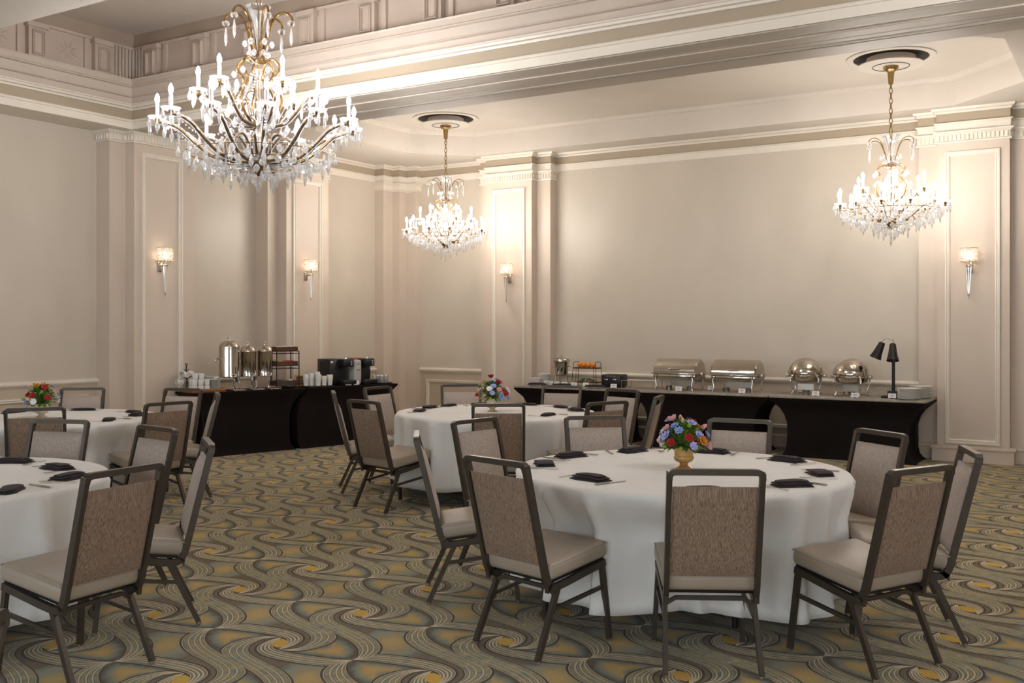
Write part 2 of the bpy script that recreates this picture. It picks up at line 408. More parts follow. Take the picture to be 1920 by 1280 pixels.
# wall behind the camera and wall on the right, with openings cut for the added windows
def windowed_wall(name, axis, pos, thick, a0, a1, wins, hw, z0, z1):
    def bx(mb, u0, u1, za, zb):
        if axis == 'x': mb.box(u0, u1, pos-thick, pos, za, zb)
        else: mb.box(pos, pos+thick, u0, u1, za, zb)
    mb = MB(); e = [a0] + [v for c in sorted(wins) for v in (c-hw, c+hw)] + [a1]
    for i in range(0, len(e), 2): bx(mb, e[i], e[i+1], 0, 4.9)
    for c in wins: bx(mb, c-hw, c+hw, 0, z0); bx(mb, c-hw, c+hw, z1, 4.9)
    return struct(mb.build(name, 'wallpaper', None, 0))
windowed_wall('wall_front', 'x', -4.5, .2, -10.1, 4.2, WINX, .8, .55, 3.35)
windowed_wall('wall_right', 'y', 3.8, .2, -4.5, 12.75, WINY, .8, .55, 3.35)
wn = 0  # frames and panes of the unseen windows, added to bring in daylight
for axis, cs in (('x', WINX), ('y', WINY)):
    for c in cs:
        wn += 1; fr = MB(); pn = []
        def P(mb, u0, u1, z0, z1, d0, d1):
            if axis == 'x': mb.box(u0, u1, -4.5-d1, -4.5-d0, z0, z1)
            else: mb.box(3.8+d0, 3.8+d1, u0, u1, z0, z1)
        for a, b in ((c-.8, c-.73), (c+.73, c+.8), (c-.025, c+.025)): P(fr, a, b, .55, 3.35, .0, .07)
        for z in (.55, 1.45, 2.37, 3.28): P(fr, c-.8, c+.8, z, z+.07, .0, .07)
        wf = struct(fr.build('window_%d' % wn, 'window_white', None, 0))
        for u0, u1 in ((c-.73, c-.025), (c+.025, c+.73)):
            for z0, z1 in ((.62, 1.45), (1.52, 2.37), (2.44, 3.28)):
                g = MB(); P(g, u0, u1, z0, z1, .03, .036); g.build('pane', 'acrylic', wf, 0)
# pilasters: each a stepped shaft with capital, plinth and a framed panel
def frame(parent, o, ud, n, u0, u1, z0, z1, wd=.05, name='panel_moulding', m='trim_paint'):
    """mitred two-step moulding on a vertical face; o origin, ud run direction, n outward normal"""
    o, ud, n = Vector(o), Vector(ud), Vector(n); mb = MB()
    def ring(a, h):
        return [o+ud*u+Vector((0,0,z))+n*h for u, z in ((u0+a, z0+a), (u1-a, z0+a), (u1-a, z1-a), (u0+a, z1-a))]
    R = []
    for a, h in ((0, .0), (0, .026), (wd*.3, .03), (wd*.36, .018), (wd*.66, .018), (wd*.72, .026), (wd, .014), (wd, 0)): R += ring(a, h)
    mb.add(R, [(k*4+j, k*4+(j+1) % 4, (k+1)*4+(j+1) % 4, (k+1)*4+j) for k in range(7) for j in range(4)])
    return mb.build(name, m, parent, 30)
CAPP = [(0, 3.57), (.022, 3.572), (.026, 3.585), (.008, 3.598), (.008, 3.66), (.02, 3.672), (.042, 3.688), (.046, 3.70), (0, 3.70)]
PLP = [(0, 0), (.05, 0), (.05, .14), (.065, .145), (.065, .165), (.03, .18), (0, .18)]
def pilaster(wall, run, pts, panel):
    """pts: plan polyline of the shaft (wall at both ends)"""
    mb = MB(); mb.prism(pts, 0, 3.96); p = mb.build('pilaster', 'pilaster_paint', wall, 0)
    MB().sweep(pts, CAPP).build('capital', 'trim_paint', p, 30)
    MB().sweep(pts, PLP).build('plinth', 'pilaster_paint', p, 30)
    # leaf-tongue flutes round the capital
    fl = MB()
    for i in range(len(pts)-1):
        a, b = Vector(pts[i]), Vector(pts[i+1]); L = (b-a).length; d = (b-a)/L; n = Vector((d.y, -d.x)); k = int(L/.042)
        for j in range(k):
            c = a+d*(L*(j+.5)/k)+n*.013
            fl.tube([(c.x, c.y, 3.602), (c.x, c.y, 3.658)], .011, 5)
    fl.build('flutes', 'trim_paint', p, 60, kind='stuff')
    o, ud, n, u0, u1 = panel
    frame(p, o, ud, n, u0, u1, .2, 3.47)
    return p
def stepL(y0, y1, y2, y3): return [(XW, y0), (-9.70, y0), (-9.70, y1), (-9.55, y1), (-9.55, y2), (-9.70, y2), (-9.70, y3), (XW, y3)]
def stepB(x0, x1, x2, x3): return [(x0, YW), (x0, 12.38), (x1, 12.38), (x1, 12.25), (x2, 12.25), (x2, 12.38), (x3, 12.38), (x3, YW)]
PL1 = stepL(7.17, 7.38, 8.15, 8.36); PL2 = stepL(9.57, 9.76, 10.56, 10.75)
PB1 = stepB(-8.20, -8.02, -7.26, -7.03); PB2 = stepB(-2.14, -1.92, -1.18, -.95)
pilaster(wl, 'y', PL1, ((-9.55, 7.38, 0), (0, 1, 0), (1, 0, 0), .10, .66))
pilaster(wl, 'y', PL2, ((-9.55, 9.76, 0), (0, 1, 0), (1, 0, 0), .11, .67))
pilaster(wb, 'x', PB1, ((-8.02, 12.25, 0), (1, 0, 0), (0, -1, 0), .11, .655))
pilaster(wb, 'x', PB2, ((-1.92, 12.25, 0), (1, 0, 0), (0, -1, 0), .085, .645))
CORN = [(XW, 12.04), (-9.76, 12.04), (-9.76, 12.26), (-9.626, 12.26), (-9.626, 12.42), (-9.43, 12.42), (-9.43, YW)]
cp = MB(); cp.prism(CORN + [(XW, YW)], 0, 3.96); cpo = cp.build('corner_pier', 'pilaster_paint', wb, 0)
MB().sweep(CORN, CAPP).build('capital', 'trim_paint', cpo, 30); MB().sweep(CORN, PLP).build('plinth', 'pilaster_paint', cpo, 30)
# chair rails, dado, base boards and wainscot frames on each stretch of wall
RAIL = [(0, 0), (.012, 0), (.02, .012), (.036, .02), (.045, .035), (.045, .05), (.03, .064), (.012, .07), (0, .07)]
BASE = [(0, 0), (.02, 0), (.02, .12), (.028, .125), (.028, .14), (.01, .16), (0, .16)]
def stretch(wall, a, b, zr, dado=True):
    MB().sweep([a, b], [(o, zr-.07+z) for o, z in RAIL]).build('chair_rail', 'trim_paint', wall, 30)
    v = Vector((b[0]-a[0], b[1]-a[1], 0)); L = v.length; v /= L; n = Vector((v.y, -v.x, 0))
    d = MB(); d.sweep([a, b], [(0, .15), (.006, .15), (.006, zr-.06), (0, zr-.06)]); d.build('dado', 'dado_paint', wall, 0)
    k = max(1, round(L/2.3))
    for i in range(k):
        u0, u1 = L*i/k+.12, L*(i+1)/k-.12
        if u1-u0 > .3: frame(wall, Vector((a[0], a[1], 0))+n*.006, v, n, u0, u1, .24, zr-.18, .045)
    return MB().sweep([a, b], BASE)
bl = [stretch(wl, (XW, a), (XW, b), z) for a, b, z in ((-4.5, 7.17, .935), (8.36, 9.57, .87), (10.75, 12.04, .87))]
bb = [stretch(wb, (a, YW), (b, YW), .868) for a, b in ((-9.43, -8.20), (-7.03, -2.14), (-.95, 3.8))]
for nm, l in (('baseboard_left', bl), ('baseboard_back', bb)):
    r = MB()
    for q in l: r.add(q.v, q.f)
    struct(r.build(nm, 'pilaster_paint', None, 30))
# ------------------------------------------------------------------ entablature of the rear bay
REAR = [(XW, 8.30), (XW, 8.36)] + [(XW, 9.57)] + PL2[1:-1] + [(XW, 10.75)] + CORN + PB1[:] + PB2[:] + [(3.8, YW)]
e1 = MB(); e1.sweep(REAR, [(0, 3.705), (.012, 3.705), (.014, 3.78), (.03, 3.79), (.034, 3.80), (0, 3.80)])
t1 = struct(e1.build('trim_1', 'trim_paint', None, 30))
MB().sweep(REAR, [(0, 3.80), (.008, 3.80), (.008, 3.905), (0, 3.905)]).build('frieze', 'frieze_paint', t1, 30)
MB().sweep(REAR, [(0, 3.905), (.02, 3.905), (.026, 3.925), (.05, 3.935), (.06, 3.96), (0, 3.96)]).build('crown_moulding', 'trim_paint', t1, 30)
# ------------------------------------------------------------------ great beam and the entablature of the front bay
FRONT = [(-9.48, -4.5), (-9.48, 7.30), (3.8, 7.30)]
t2 = struct(MB().sweep(FRONT, [(-.45, 3.70), (0, 3.70), (0, 3.772), (.012, 3.778), (.012, 3.79), (.02, 3.80), (-.03, 3.80)]).build('trim_2', 'trim_paint', None, 30))
MB().sweep(FRONT, [(-.03, 3.80), (-.02, 3.80), (-.02, 3.905), (-.03, 3.905)]).build('frieze', 'frieze_paint', t2, 30)
MB().sweep(FRONT, [(-.03, 3.905), (.0, 3.905), (.006, 3.925), (.032, 3.93), (.038, 3.95), (.05, 3.955), (.05, 3.966), (-.03, 3.966)]).build('crown_moulding', 'trim_paint', t2, 30)
MB().sweep(FRONT, [(-.03, 3.966), (.0, 3.966), (.01, 4.04), (.035, 4.047), (.035, 4.055), (.02, 4.062), (.03, 4.145), (.055, 4.152), (.055, 4.165), (.04, 4.175), (.04, 4.225), (.05, 4.24), (-.14, 4.24)]).build('cornice', 'cornice_paint', t2, 30)
ATT = [(-9.58, -4.5), (-9.58, 7.40), (3.8, 7.40)]
att = MB().sweep(ATT, [(-.05, 4.24), (0, 4.24), (0, 4.60), (.02, 4.605), (.03, 4.63), (-.05, 4.63)]).build('attic', 'attic_paint', t2, 30)
MB().sweep(ATT, [(-.05, 4.63), (-.0, 4.63), (-.0, 4.80), (-.05, 4.80)]).build('attic_band', 'band_paint', t2, 30)
def attic_pier(x0, x1, y0, y1, nx, ny):
    m = MB(); m.box(x0, x1, y0, y1, 4.24, 4.56); p = m.build('attic_pilaster', 'attic_paint', t2, 0)
    e = .018; MB().box(x0-e*(1-abs(nx)*0), x1+e, y0-e, y1+e, 4.56, 4.61).build('attic_cap', 'attic_paint', p, 0)
    if ny: frame(p, (x0, y0, 0), (1, 0, 0), (0, -1, 0), .035, x1-x0-.035, 4.28, 4.53, .022, 'attic_frame', 'attic_paint')
    else: frame(p, (x1, y0, 0), (0, 1, 0), (1, 0, 0), .035, y1-y0-.035, 4.28, 4.53, .022, 'attic_frame', 'attic_paint')
for k in range(17):
    x = -9.22+.765*k
    if x < 3.6: attic_pier(x-.1, x+.1, 7.34, 7.44, 0, 1); MB().box(x+.16, x+.21, 7.372, 7.44, 4.24, 4.60).build('attic_strip', 'attic_paint', t2, 0)
for k in range(12):
    y = 6.96-.765*k
    attic_pier(-9.62, -9.52, y-.1, y+.1, 1, 0); MB().box(-9.62, -9.555, y-.2, y-.15, 4.24, 4.60).build('attic_strip', 'attic_paint', t2, 0)
    # cut rosette on the panel between two piers
    ro = MB(); cy = y-.38
    for j in range(8):
        a = j*PI/4+PI/8; q = Vector((0, math.cos(a), math.sin(a))); c = Vector((-9.578, cy, 4.42))
        ro.tube([c+q*.03, c+q*.07, c+q*.11], [.006, .016, .004], 5)
    ro.build('rosette', 'attic_paint', t2, 40)
for k in range(6):   # fluting in the attic corner
    a = k/5; x = -9.56+.24*a; y = 7.16+.22*a
    MB().tube([(x, 7.385, 4.25), (x, 7.385, 4.6)], .018, 6).build('attic_flute', 'attic_paint', t2, 60)
    MB().tube([(-9.565, y, 4.25), (-9.565, y, 4.6)], .018, 6).build('attic_flute', 'attic_paint', t2, 60)
# beam soffit with its mouldings and the slot of the folding-wall track
bm_ = MB(); bm_.box(-9.93, 3.8, 7.33, 8.27, 3.703, 3.96); bm_.box(-9.93, 3.8, 7.45, 8.27, 3.96, 4.9)
t3 = struct(bm_.build('trim_3', 'soffit_paint', None, 0))
for y0, y1, d, m in ((7.33, 7.52, .008, 'soffit_paint'), (7.60, 7.7595, .012, 'cornice_paint'), (7.7635, 7.86, .011, 'soffit_paint'), (7.885, 7.92, .016, 'soffit_paint'), (7.95, 7.985, .012, 'soffit_paint')):
    MB().sweep([(-9.5, y1), (3.8, y1)], [(0, 3.705), (0, 3.70-d*.8), (.006, 3.70-d), (y1-y0-.006, 3.70-d), (y1-y0, 3.70-d*.8), (y1-y0, 3.705)]).build('soffit_moulding', m, t3, 0)
MB().box(-9.5, 3.8, 7.7595, 7.7635, 3.694, 3.70).build('track_slot', 'band_paint', t3, 0)
# next beam towards the camera, and the flat ceiling of the front bay
s_box('trim_4', 'ceiling_grey', -9.93, 3.8, 3.3, 4.3, 3.70, 4.9)
s_box('ceiling', 'ceiling_grey', -10.1, 4.0, -4.7, 7.5, 4.78, 4.9)
# ------------------------------------------------------------------ rear ceiling: soffit with a long octagonal tray
OCT = [(-8.10, 12.08), (-1.72, 12.08), (-.95, 11.25), (-.95, 9.48), (-1.65, 8.78), (-8.10, 8.78), (-8.75, 9.45), (-8.75, 11.38)]
rc = MB(); OUT = [(XW, 12.75), (4.0, 12.75), (4.0, 8.2), (XW, 8.2)]
zL, zH = 3.96, 4.28
vs = [(x, y, zL) for x, y in OCT] + [(x, y, zL) for x, y in OUT]
rc.add(vs, [(0, 1, 9, 8), (1, 2, 9), (2, 3, 10, 9), (3, 4, 10), (4, 5, 11, 10), (5, 6, 11), (6, 7, 8, 11), (7, 0, 8)])
crs = struct(rc.build('ceiling_rear', 'ceiling_paint', None, 0))
tr = MB(); n = 8
CE = [(sum(p[0] for p in OCT)/8, sum(p[1] for p in OCT)/8)]
rings = [(0, zL), (0, zH-.05), (-.03, zH-.04), (-.05, zH)]
vs = []
for o, z in rings:
    for x, y in OCT:
        d = Vector((CE[0][0]-x, CE[0][1]-y)); vs.append((x-d.x/abs(d.x)*o if d.x else x, y-d.y/abs(d.y)*o if d.y else y, z))
# rings shrink inwards as they rise to the cove
vs = [(x+(CE[0][0]-x)/abs(CE[0][0]-x)*(-o), y+(CE[0][1]-y)/abs(CE[0][1]-y)*(-o), z) for o, z in rings for x, y in OCT]
tr.add(vs, [(k*n+j, k*n+(j+1) % n, (k+1)*n+(j+1) % n, (k+1)*n+j) for k in range(3) for j in range(n)] + [tuple(3*n+j for j in range(n))])
tr.build('tray', 'ceiling_paint', crs, 20)
s_box('ceiling_slab', 'ceiling_grey', -10.1, 4.0, 7.5, 12.75, 4.78, 4.9)
# speaker grille and the ring vents round the chandelier canopies
def ring_vent(x, y, label):
    t = thing('ceiling_vent', label, 'vent', (x, y, zH), 0, 'ring vents above the rear chandeliers')
    MB().lathe([(.44, 0), (.44, -.012), (.40, -.022), (.37, -.012), (.37, 0)], 40, cap=False).build('outer_ring', 'ceiling_paint', t, 60)
    MB().lathe([(.37, -.004), (.22, -.004)], 40, cap=False).build('slot', 'dark_slot', t, 0)
    MB().lathe([(.24, -.004), (.24, -.07), (.32, -.075), (.325, -.085), (.31, -.092), (0, -.092)], 40, cap=False).build('centre_plate', 'ceiling_paint', t, 40)
    for k in range(8):
        a = 2*PI*k/8; MB().box(-.035, .035, -.004, .004, -.006, -.003).build('fin', 'black_metal', t, 0).location = (.335*math.cos(a), .335*math.sin(a), 0)
    MB().tube([(.18*math.cos(a), .18*math.sin(a), -.094) for a in [2*PI*k/32 for k in range(32)]], .0045, 4, closed=True).build('seam', 'dark_slot', t, 0)
ring_vent(-7.84, 10.98, 'dark ring vent in the tray ceiling above the middle chandelier')
ring_vent(-2.15, 10.88, 'dark ring vent in the tray ceiling above the right chandelier')
g = MB(); g.lathe([(0, -.004), (.12, -.004), (.13, 0)], 28, cap=False)
tag(g.build('ceiling_speaker', 'soffit_paint', None, 40), 'round grey speaker grille flush in the ceiling near right chandelier', 'speaker').location = (-2.25, 10.2, zH-.001)
# ------------------------------------------------------------------ banquet chair (faces +x, rear feet on x = 0)
def make_chair():
    t = thing('banquet_chair', '', 'chair')
    SEC = [(-.012, -.016), (.012, -.016), (.012, .016), (-.012, .016)]
    def bend(P, r, n=5):
        out = [Vector(P[0])]
        for i in range(1, len(P)-1):
            a, b, c = Vector(P[i-1]), Vector(P[i]), Vector(P[i+1]); d1 = (a-b).normalized(); d2 = (c-b).normalized()
            k = r[i-1]; p0, p2 = b+d1*k, b+d2*k
            for j in range(n+1): s = j/n; out.append(p0*(1-s)**2+b*2*s*(1-s)+p2*s*s)
        return out+[Vector(P[-1])]
    # back hoop: two stiles joined by the top rail, each curling forward into the seat rail
    half = .198
    stile = bend([(-.060, .902), (.075, .36), (.105, .322), (.20, .335), (.478, .386)], [.04, .03, .03], 5)
    t_in = bend([(-.055, -half, .872), (-.06, -half, .905), (-.06, half, .905), (-.055, half, .872)], [.028, .028], 5)
    top = MB(); top.tube(t_in, 0, sec=[(-.016, -.013), (.016, -.013), (.016, .013), (-.016, .013)], ref=(1, 0, 0))
    for s in (-1, 1): MB().tube([(p.x, s*half, p.y) for p in stile], 0, sec=SEC, ref=(0, 1, 0)).build('stile', 'bronze_metal', t, 35)
    top.build('top_rail', 'bronze_metal', t, 35)
    # upholstered back: pad in front, chenille cover behind
    def panel(d0, d1, w, z0, z1, bul):
        mb = MB(); n, k = 8, 10; vs = []
        ax = lambda z: -.06+(.902-z)/.542*.135
        for side in (0, 1):
            for i in range(k+1):
                z = z0+(z1-z0)*i/k
                for j in range(n+1):
                    y = -w/2+w*j/n; e = min(1, min(i, k-i)/1.6)**.5*min(1, min(j, n-j)/1.6)**.5
                    off = d0+(d1-d0)*e+bul*(1-(2*y/w)**2)*e if side else d0*.0
                    vs.append((ax(z)+off, y, z))
        m = (n+1)*(k+1); fs = []
        for i in range(k):
            for j in range(n):
                a = i*(n+1)+j; fs += [(a, a+n+1, a+n+2, a+1), (m+a, m+a+1, m+a+n+2, m+a+n+1)]
        for j in range(n): fs += [(j, j+1, m+j+1, m+j), (k*(n+1)+j, m+k*(n+1)+j, m+k*(n+1)+j+1, k*(n+1)+j+1)]
        for i in range(k): a, b = i*(n+1), (i+1)*(n+1); fs += [(a, m+a, m+b, b), (a+n, b+n, m+b+n, m+a+n)]
        return mb.add(vs, fs)
    panel(.006, .026, .362, .43, .838, .006).build('backrest', 'tweed', t, 60)
    panel(-.004, -.018, .366, .432, .84, -.003).build('back_cover', 'chenille', t, 60)
    # seat cushion, tilting down to the rear
    M = Matrix.Translation((.287, 0, .403)) @ Matrix.Rotation(-.135, 4, 'Y')
    seat = MB(M); seat.rbox(0, 0, .022, .42, .43, .085, .03, 4)
    for i, v in enumerate(seat.v):
        l = M.inverted() @ Vector(v)
        if l.z > .02: l.z += .012*(1-(l.x/.21)**2)*(1-(l.y/.215)**2); seat.v[i] = tuple(M @ l)
    so = seat.build('seat', 'vinyl', t, 50)
    pp = [(sx*.206, sy*.211, .05) for sx, sy in ((-1,-1),(1,-1),(1,1),(-1,1))]
    MB(M).tube(pp, .0035, 5, closed=True).build('piping', 'vinyl', so, 60)
    MB(M).box(-.185, .195, -.19, .19, -.034, -.019).build('seat_pan', 'black_plastic', t, 0)
    LSEC = [(-.011, -.013), (.011, -.013), (.011, .013), (-.011, .013)]
    for s in (-1, 1):
        for (a, b) in (((.462, s*.196, .383), (.50, s*.213, .012)), ((.155, s*.196, .33), (.006, s*.208, .012))):
            l = MB().tube([a, b], 0, sec=LSEC, ref=(0, 1, 0)).build('leg', 'bronze_metal', t, 30)
            MB().lathe([(.008, .018), (.013, .014), (.014, .003), (.011, 0)], 10, (b[0], b[1], 0)).build('glide', 'chrome', l, 40)
        MB().tube([(.474, s*.2, .27), (.112, s*.2, .225)], 0, sec=[(-.007, -.009), (.007, -.009), (.007, .009), (-.007, .009)], ref=(0, 1, 0)).build('side_stretcher', 'bronze_metal', t, 30)
    MB().tube([(.135, -.2, .285), (.135, -.15, .315), (.135, .15, .315), (.135, .2, .285)], 0, sec=[(-.007, -.009), (.007, -.009), (.007, .009), (-.007, .009)], ref=(1, 0, 0)).build('rear_stretcher', 'bronze_metal', t, 30)
    MB().tube([(.463, -.2, .372), (.463, .2, .372)], 0, sec=[(-.009, -.01), (.009, -.01), (.009, .01), (-.009, .01)], ref=(1, 0, 0)).build('front_rail', 'bronze_metal', t, 30)
    return t
TC = {'T1': (-2.15, 5.24), 'T2': (-4.99, 7.78), 'T3': (-7.95, 5.25), 'T4': (-5.33, 2.81)}
TN = {'T1': 'front right table', 'T2': 'middle table', 'T3': 'rear left table', 'T4': 'front left table'}
# table, seat phrase, x, y of the top rail, facing in degrees, what we see
CH = [
 ('T1', 'nearest seat', -1.56, 4.21, 119, 'brown-backed'),
 ('T1', 'near-left seat', -2.57, 4.00, 76, 'brown-backed'),
 ('T1', 'left side seat', -3.55, 4.68, 37, 'edge-on'),
 ('T1', 'far-left seat', -3.76, 5.60, 350, 'pinkish-fronted'),
 ('T1', 'far seat left of flowers', -3.18, 6.22, 311, 'camera-facing'),
 ('T1', 'far seat right of flowers', -2.25, 6.52, 276, 'camera-facing'),
 ('T1', 'far-right seat', -1.29, 6.24, 233, 'pale grey-fronted'),
 ('T1', 'right side seat', -.715, 5.56, 199, 'pale grey-fronted'),
 ('T1', 'near-right seat', -.81, 4.75, 152, 'dark brown-backed'),
 ('T2', 'nearest seat', -4.23, 6.63, 122, 'brown-backed'),
 ('T2', 'near-left seat', -5.36, 6.35, 77, 'beige-backed'),
 ('T2', 'left side seat', -6.27, 7.01, 44, 'edge-on'),
 ('T2', 'far-left seat', -6.40, 7.80, 0, 'pinkish-fronted'),
 ('T2', 'far seat left of flowers', -5.92, 8.56, 310, 'camera-facing'),
 ('T2', 'far seat right of flowers', -4.93, 8.92, 280, 'camera-facing'),
 ('T2', 'far-right seat', -4.17, 8.74, 254, 'beige-fronted'),
 ('T2', 'right side seat', -3.50, 8.06, 194, 'edge-on'),
 ('T2', 'near-right seat', -3.60, 7.27, 156, 'brown-backed'),
 ('T3', 'far seat right of flowers', -8.74, 6.16, 308, 'camera-facing'),
 ('T3', 'nearest seat', -6.95, 4.50, 141, 'brown-backed'),
 ('T3', 'far-right seat', -7.84, 6.62, 285, 'beige-fronted'),
 ('T3', 'near-right seat', -6.55, 5.39, 172, 'brown-backed'),
 ('T3', 'right side seat', -7.04, 6.33, 231, 'edge-on'),
 ('T4', 'far seat', -6.07, 4.11, 290, 'beige-fronted'),
 ('T4', 'far-right seat', -5.15, 4.15, 262, 'beige-fronted'),
 ('T4', 'right side seat', -4.30, 3.80, 234, 'beige-fronted'),
 ('T4', 'near-right seat', -3.79, 2.88, 183, 'large chenille-backed'),
]
chair0 = make_chair(); CHPOS = {k: [] for k in TC}
for i, (tk, seat, x, y, f, look) in enumerate(CH):
    k_ = .98 if tk in ('T1', 'T4') else 1.; x, y = x*k_, y*k_
    a = math.radians(f); ox, oy = x+.06*math.cos(a), y+.06*math.sin(a)
    lab = '%s banquet chair at the %s of the %s' % (look, seat, TN[tk])
    gp = 'banquet chairs round the '+TN[tk]
    if i == 0: c = chair0; c.location = (ox, oy, .0012); c.rotation_euler = (0, 0, a); c['label'] = lab; c['group'] = gp
    else: c = dup(chair0, (ox, oy, .0012), a, lab, gp)
    CHPOS[tk].append((ox, oy, a, seat))
c = dup(chair0, (-2.06, 1.10, .0012), math.radians(215), 'banquet chair mostly cut off at the bottom left corner', 'banquet chairs cut off by the frame')
# ------------------------------------------------------------------ round tables with floor-near cloths
R0, ZT = .90, .735
def round_table(tk):
    cx, cy = TC[tk]
    t = thing('round_table', 'round folding banquet table hidden under the cloth of the '+TN[tk], 'table', (cx, cy, .0012), 0, 'round banquet tables')
    MB().lathe([(0, ZT-.03), (R0-.01, ZT-.03), (R0, ZT-.02), (R0, ZT-.006), (R0-.008, ZT), (0, ZT)], 48, cap=False).build('tabletop', 'wood_dark', t, 40)
    for sx in (-1, 1):
        for sy in (-1, 1): MB().tube([(sx*.42, sy*.3, 0), (sx*.42, sy*.3, ZT-.03)], .016, 8).build('leg', 'black_metal', t, 50)
        MB().tube([(sx*.42, -.3, .09), (sx*.42, .3, .09)], .014, 8).build('cross_bar', 'black_metal', t, 50)
    rnd = random.Random(hash_(tk)); fold = []; th = rnd.uniform(0, .3)
    while th < 2*PI-.12: fold.append((th, rnd.uniform(.055, .085), rnd.uniform(.55, 1.15))); th += rnd.uniform(.2, .42)
    mb = MB(); N = 220; prof = [(0, ZT+.003), (.3, ZT+.003), (.6, ZT+.003), (R0-.03, ZT+.003), (R0+.002, ZT+.001), (R0+.012, ZT-.012)]
    zs = [ZT-.03, ZT-.07, ZT-.13, ZT-.2, ZT-.27, ZT-.34, ZT-.41, ZT-.48, ZT-.55, ZT-.60]
    vs = []
    for r, z in prof: vs += [(r*math.cos(2*PI*j/N), r*math.sin(2*PI*j/N), z) for j in range(N)] if r else [(0, 0, z)]
    for z in zs:
        d = (ZT-z)/.6; rr_ = np.zeros(N); qq = np.zeros(N); lim_ = np.full(N, 9.)
        for j in range(N):
            th = 2*PI*j/N; q = 0
            for f0, wd, am in fold:
                dt = (th-f0+PI) % (2*PI)-PI; q += am*math.exp(-(dt/(wd*(.8+.35*d)))**2)
            qq[j] = q = q-.42
            rr_[j] = R0+.016+.035*d+.15*q*d**.65
            if z < .71:                          # the seats of the chairs push the cloth in
                for ox, oy, a, _ in CHPOS[tk]:
                    r = 1.1
                    while r > .4:
                        x, y = r*math.cos(th)+cx-ox, r*math.sin(th)+cy-oy
                        lx = x*math.cos(a)+y*math.sin(a); ly = -x*math.sin(a)+y*math.cos(a)
                        if lx > .515 or abs(ly) > .235: break
                        r -= .01
                    if r < 1.1: lim_[j] = min(lim_[j], r)
        if z < .71:
            base = np.minimum(R0+.03, lim_)
            mn = np.min([np.roll(base, k) for k in range(-5, 6)], axis=0)
            mn = np.mean([np.roll(mn, k) for k in range(-5, 6)], axis=0)
            g = max(0, min(1, (.72-z)/.22)); g = g*g*(3-2*g)
            rr_ = rr_+np.minimum(0, mn-R0-.03)*g
        for j in range(N):
            th = 2*PI*j/N; zz = z+(.016*math.sin(5*th+1)+.02*qq[j])*d if z < ZT-.5 else z
            vs.append((rr_[j]*math.cos(th), rr_[j]*math.sin(th), zz))
    fs = [(0, 1+j, 1+(j+1) % N) for j in range(N)]; rows = len(prof)-1+len(zs)
    fs += [(1+i*N+j, 1+(i+1)*N+j, 1+(i+1)*N+(j+1) % N, 1+i*N+(j+1) % N) for i in range(rows-1) for j in range(N)]
    mb.add(vs, fs)
    o = mb.build('tablecloth', 'linen_white', None, 60); o.location = (cx, cy, 0)
    md = o.modifiers.new('hem', 'SOLIDIFY'); md.thickness = .0022; md.offset = -1
    tag(o, 'white floor-length cloth draped over the '+TN[tk], 'tablecloth', 'white round tablecloths')
def hash_(s): return sum(ord(c)*(i+3) for i, c in enumerate(s))
for k in TC: round_table(k)
# ------------------------------------------------------------------ place settings
def napkin_mesh(kind):
    mb = MB(); rnd = random.Random(kind)
    def layer(z0, h, w, d, sk, tap):
        n = 10; vs = []
        for i in range(n+1):
            u = i/n*2-1; k = 1-tap*abs(u)**3; hh = h*(1-.55*abs(u)**2.5)
            wob = .004*math.sin(5*u+kind)
            for y, z in ((-d/2*k+wob, z0), (d/2*k+wob, z0), (d/2*k*.92+wob, z0+hh*.8), (d*.2*k+wob, z0+hh), (-d*.25*k+wob, z0+hh*.95), (-d/2*k*.92+wob, z0+hh*.75)):
                vs.append((u*w/2+sk*y, y, z))
        m = 6; fs = [(i*m+j, i*m+(j+1) % m, (i+1)*m+(j+1) % m, (i+1)*m+j) for i in range(n) for j in range(m)]
        fs += [tuple(range(m))[::-1], tuple(n*m+j for j in range(m))]; mb.add(vs, fs)
    if kind == 0: layer(0, .012, .20, .115, .15, .10); layer(.011, .012, .19, .10, .1, .12); layer(.022, .010, .165, .07, .2, .2)
    elif kind == 1: layer(0, .012, .23, .10, .35, .55); layer(.011, .013, .21, .085, .35, .6)
    else: layer(0, .014, .17, .11, -.1, .08); layer(.013, .014, .165, .10, -.1, .08)
    return mb.mesh('napkin', 'napkin_plum', 40)
NAP = [napkin_mesh(k) for k in range(3)]
def fork_mesh():
    mb = MB(); L = .19
    mb.add([(x, y, z+t) for x, y, z in ((0, -.0045, .003), (.05, -.0035, .004), (.11, -.003, .006), (.125, -.010, .007), (.145, -.012, .005), (.145, .012, .005), (.125, .010, .007), (.11, .003, .006), (.05, .0035, .004), (0, .0045, .003)) for t in (0, .002)],
           [(0,2,4,6,8,10,12,14,16,18), (1,3,5,7,9,11,13,15,17,19)[::-1]] + [(2*i, 2*i+1, (2*i+3) % 20, (2*i+2) % 20) for i in range(10)])
    for k in range(4):
        y = -.0095+.00633*k; mb.box(.144, L, y-.0017, y+.0017, .005, .007)
    return mb.mesh('fork', 'brushed_steel', 30)
def knife_mesh():
    mb = MB(); mb.rbox(.045, 0, .004, .09, .014, .007, .003, 2)
    mb.add([(.088, -.006, .002), (.088, .006, .002), (.19, .009, .002), (.205, .0, .002), (.20, -.006, .002), (.088, -.006, .005), (.088, .006, .003), (.19, .009, .003), (.205, 0, .003), (.20, -.006, .0045)],
           [(4,3,2,1,0), (5,6,7,8,9)] + [(i, (i+1) % 5, 5+(i+1) % 5, 5+i) for i in range(5)])
    return mb.mesh('knife', 'brushed_steel', 30)
FK, KN = fork_mesh(), knife_mesh()
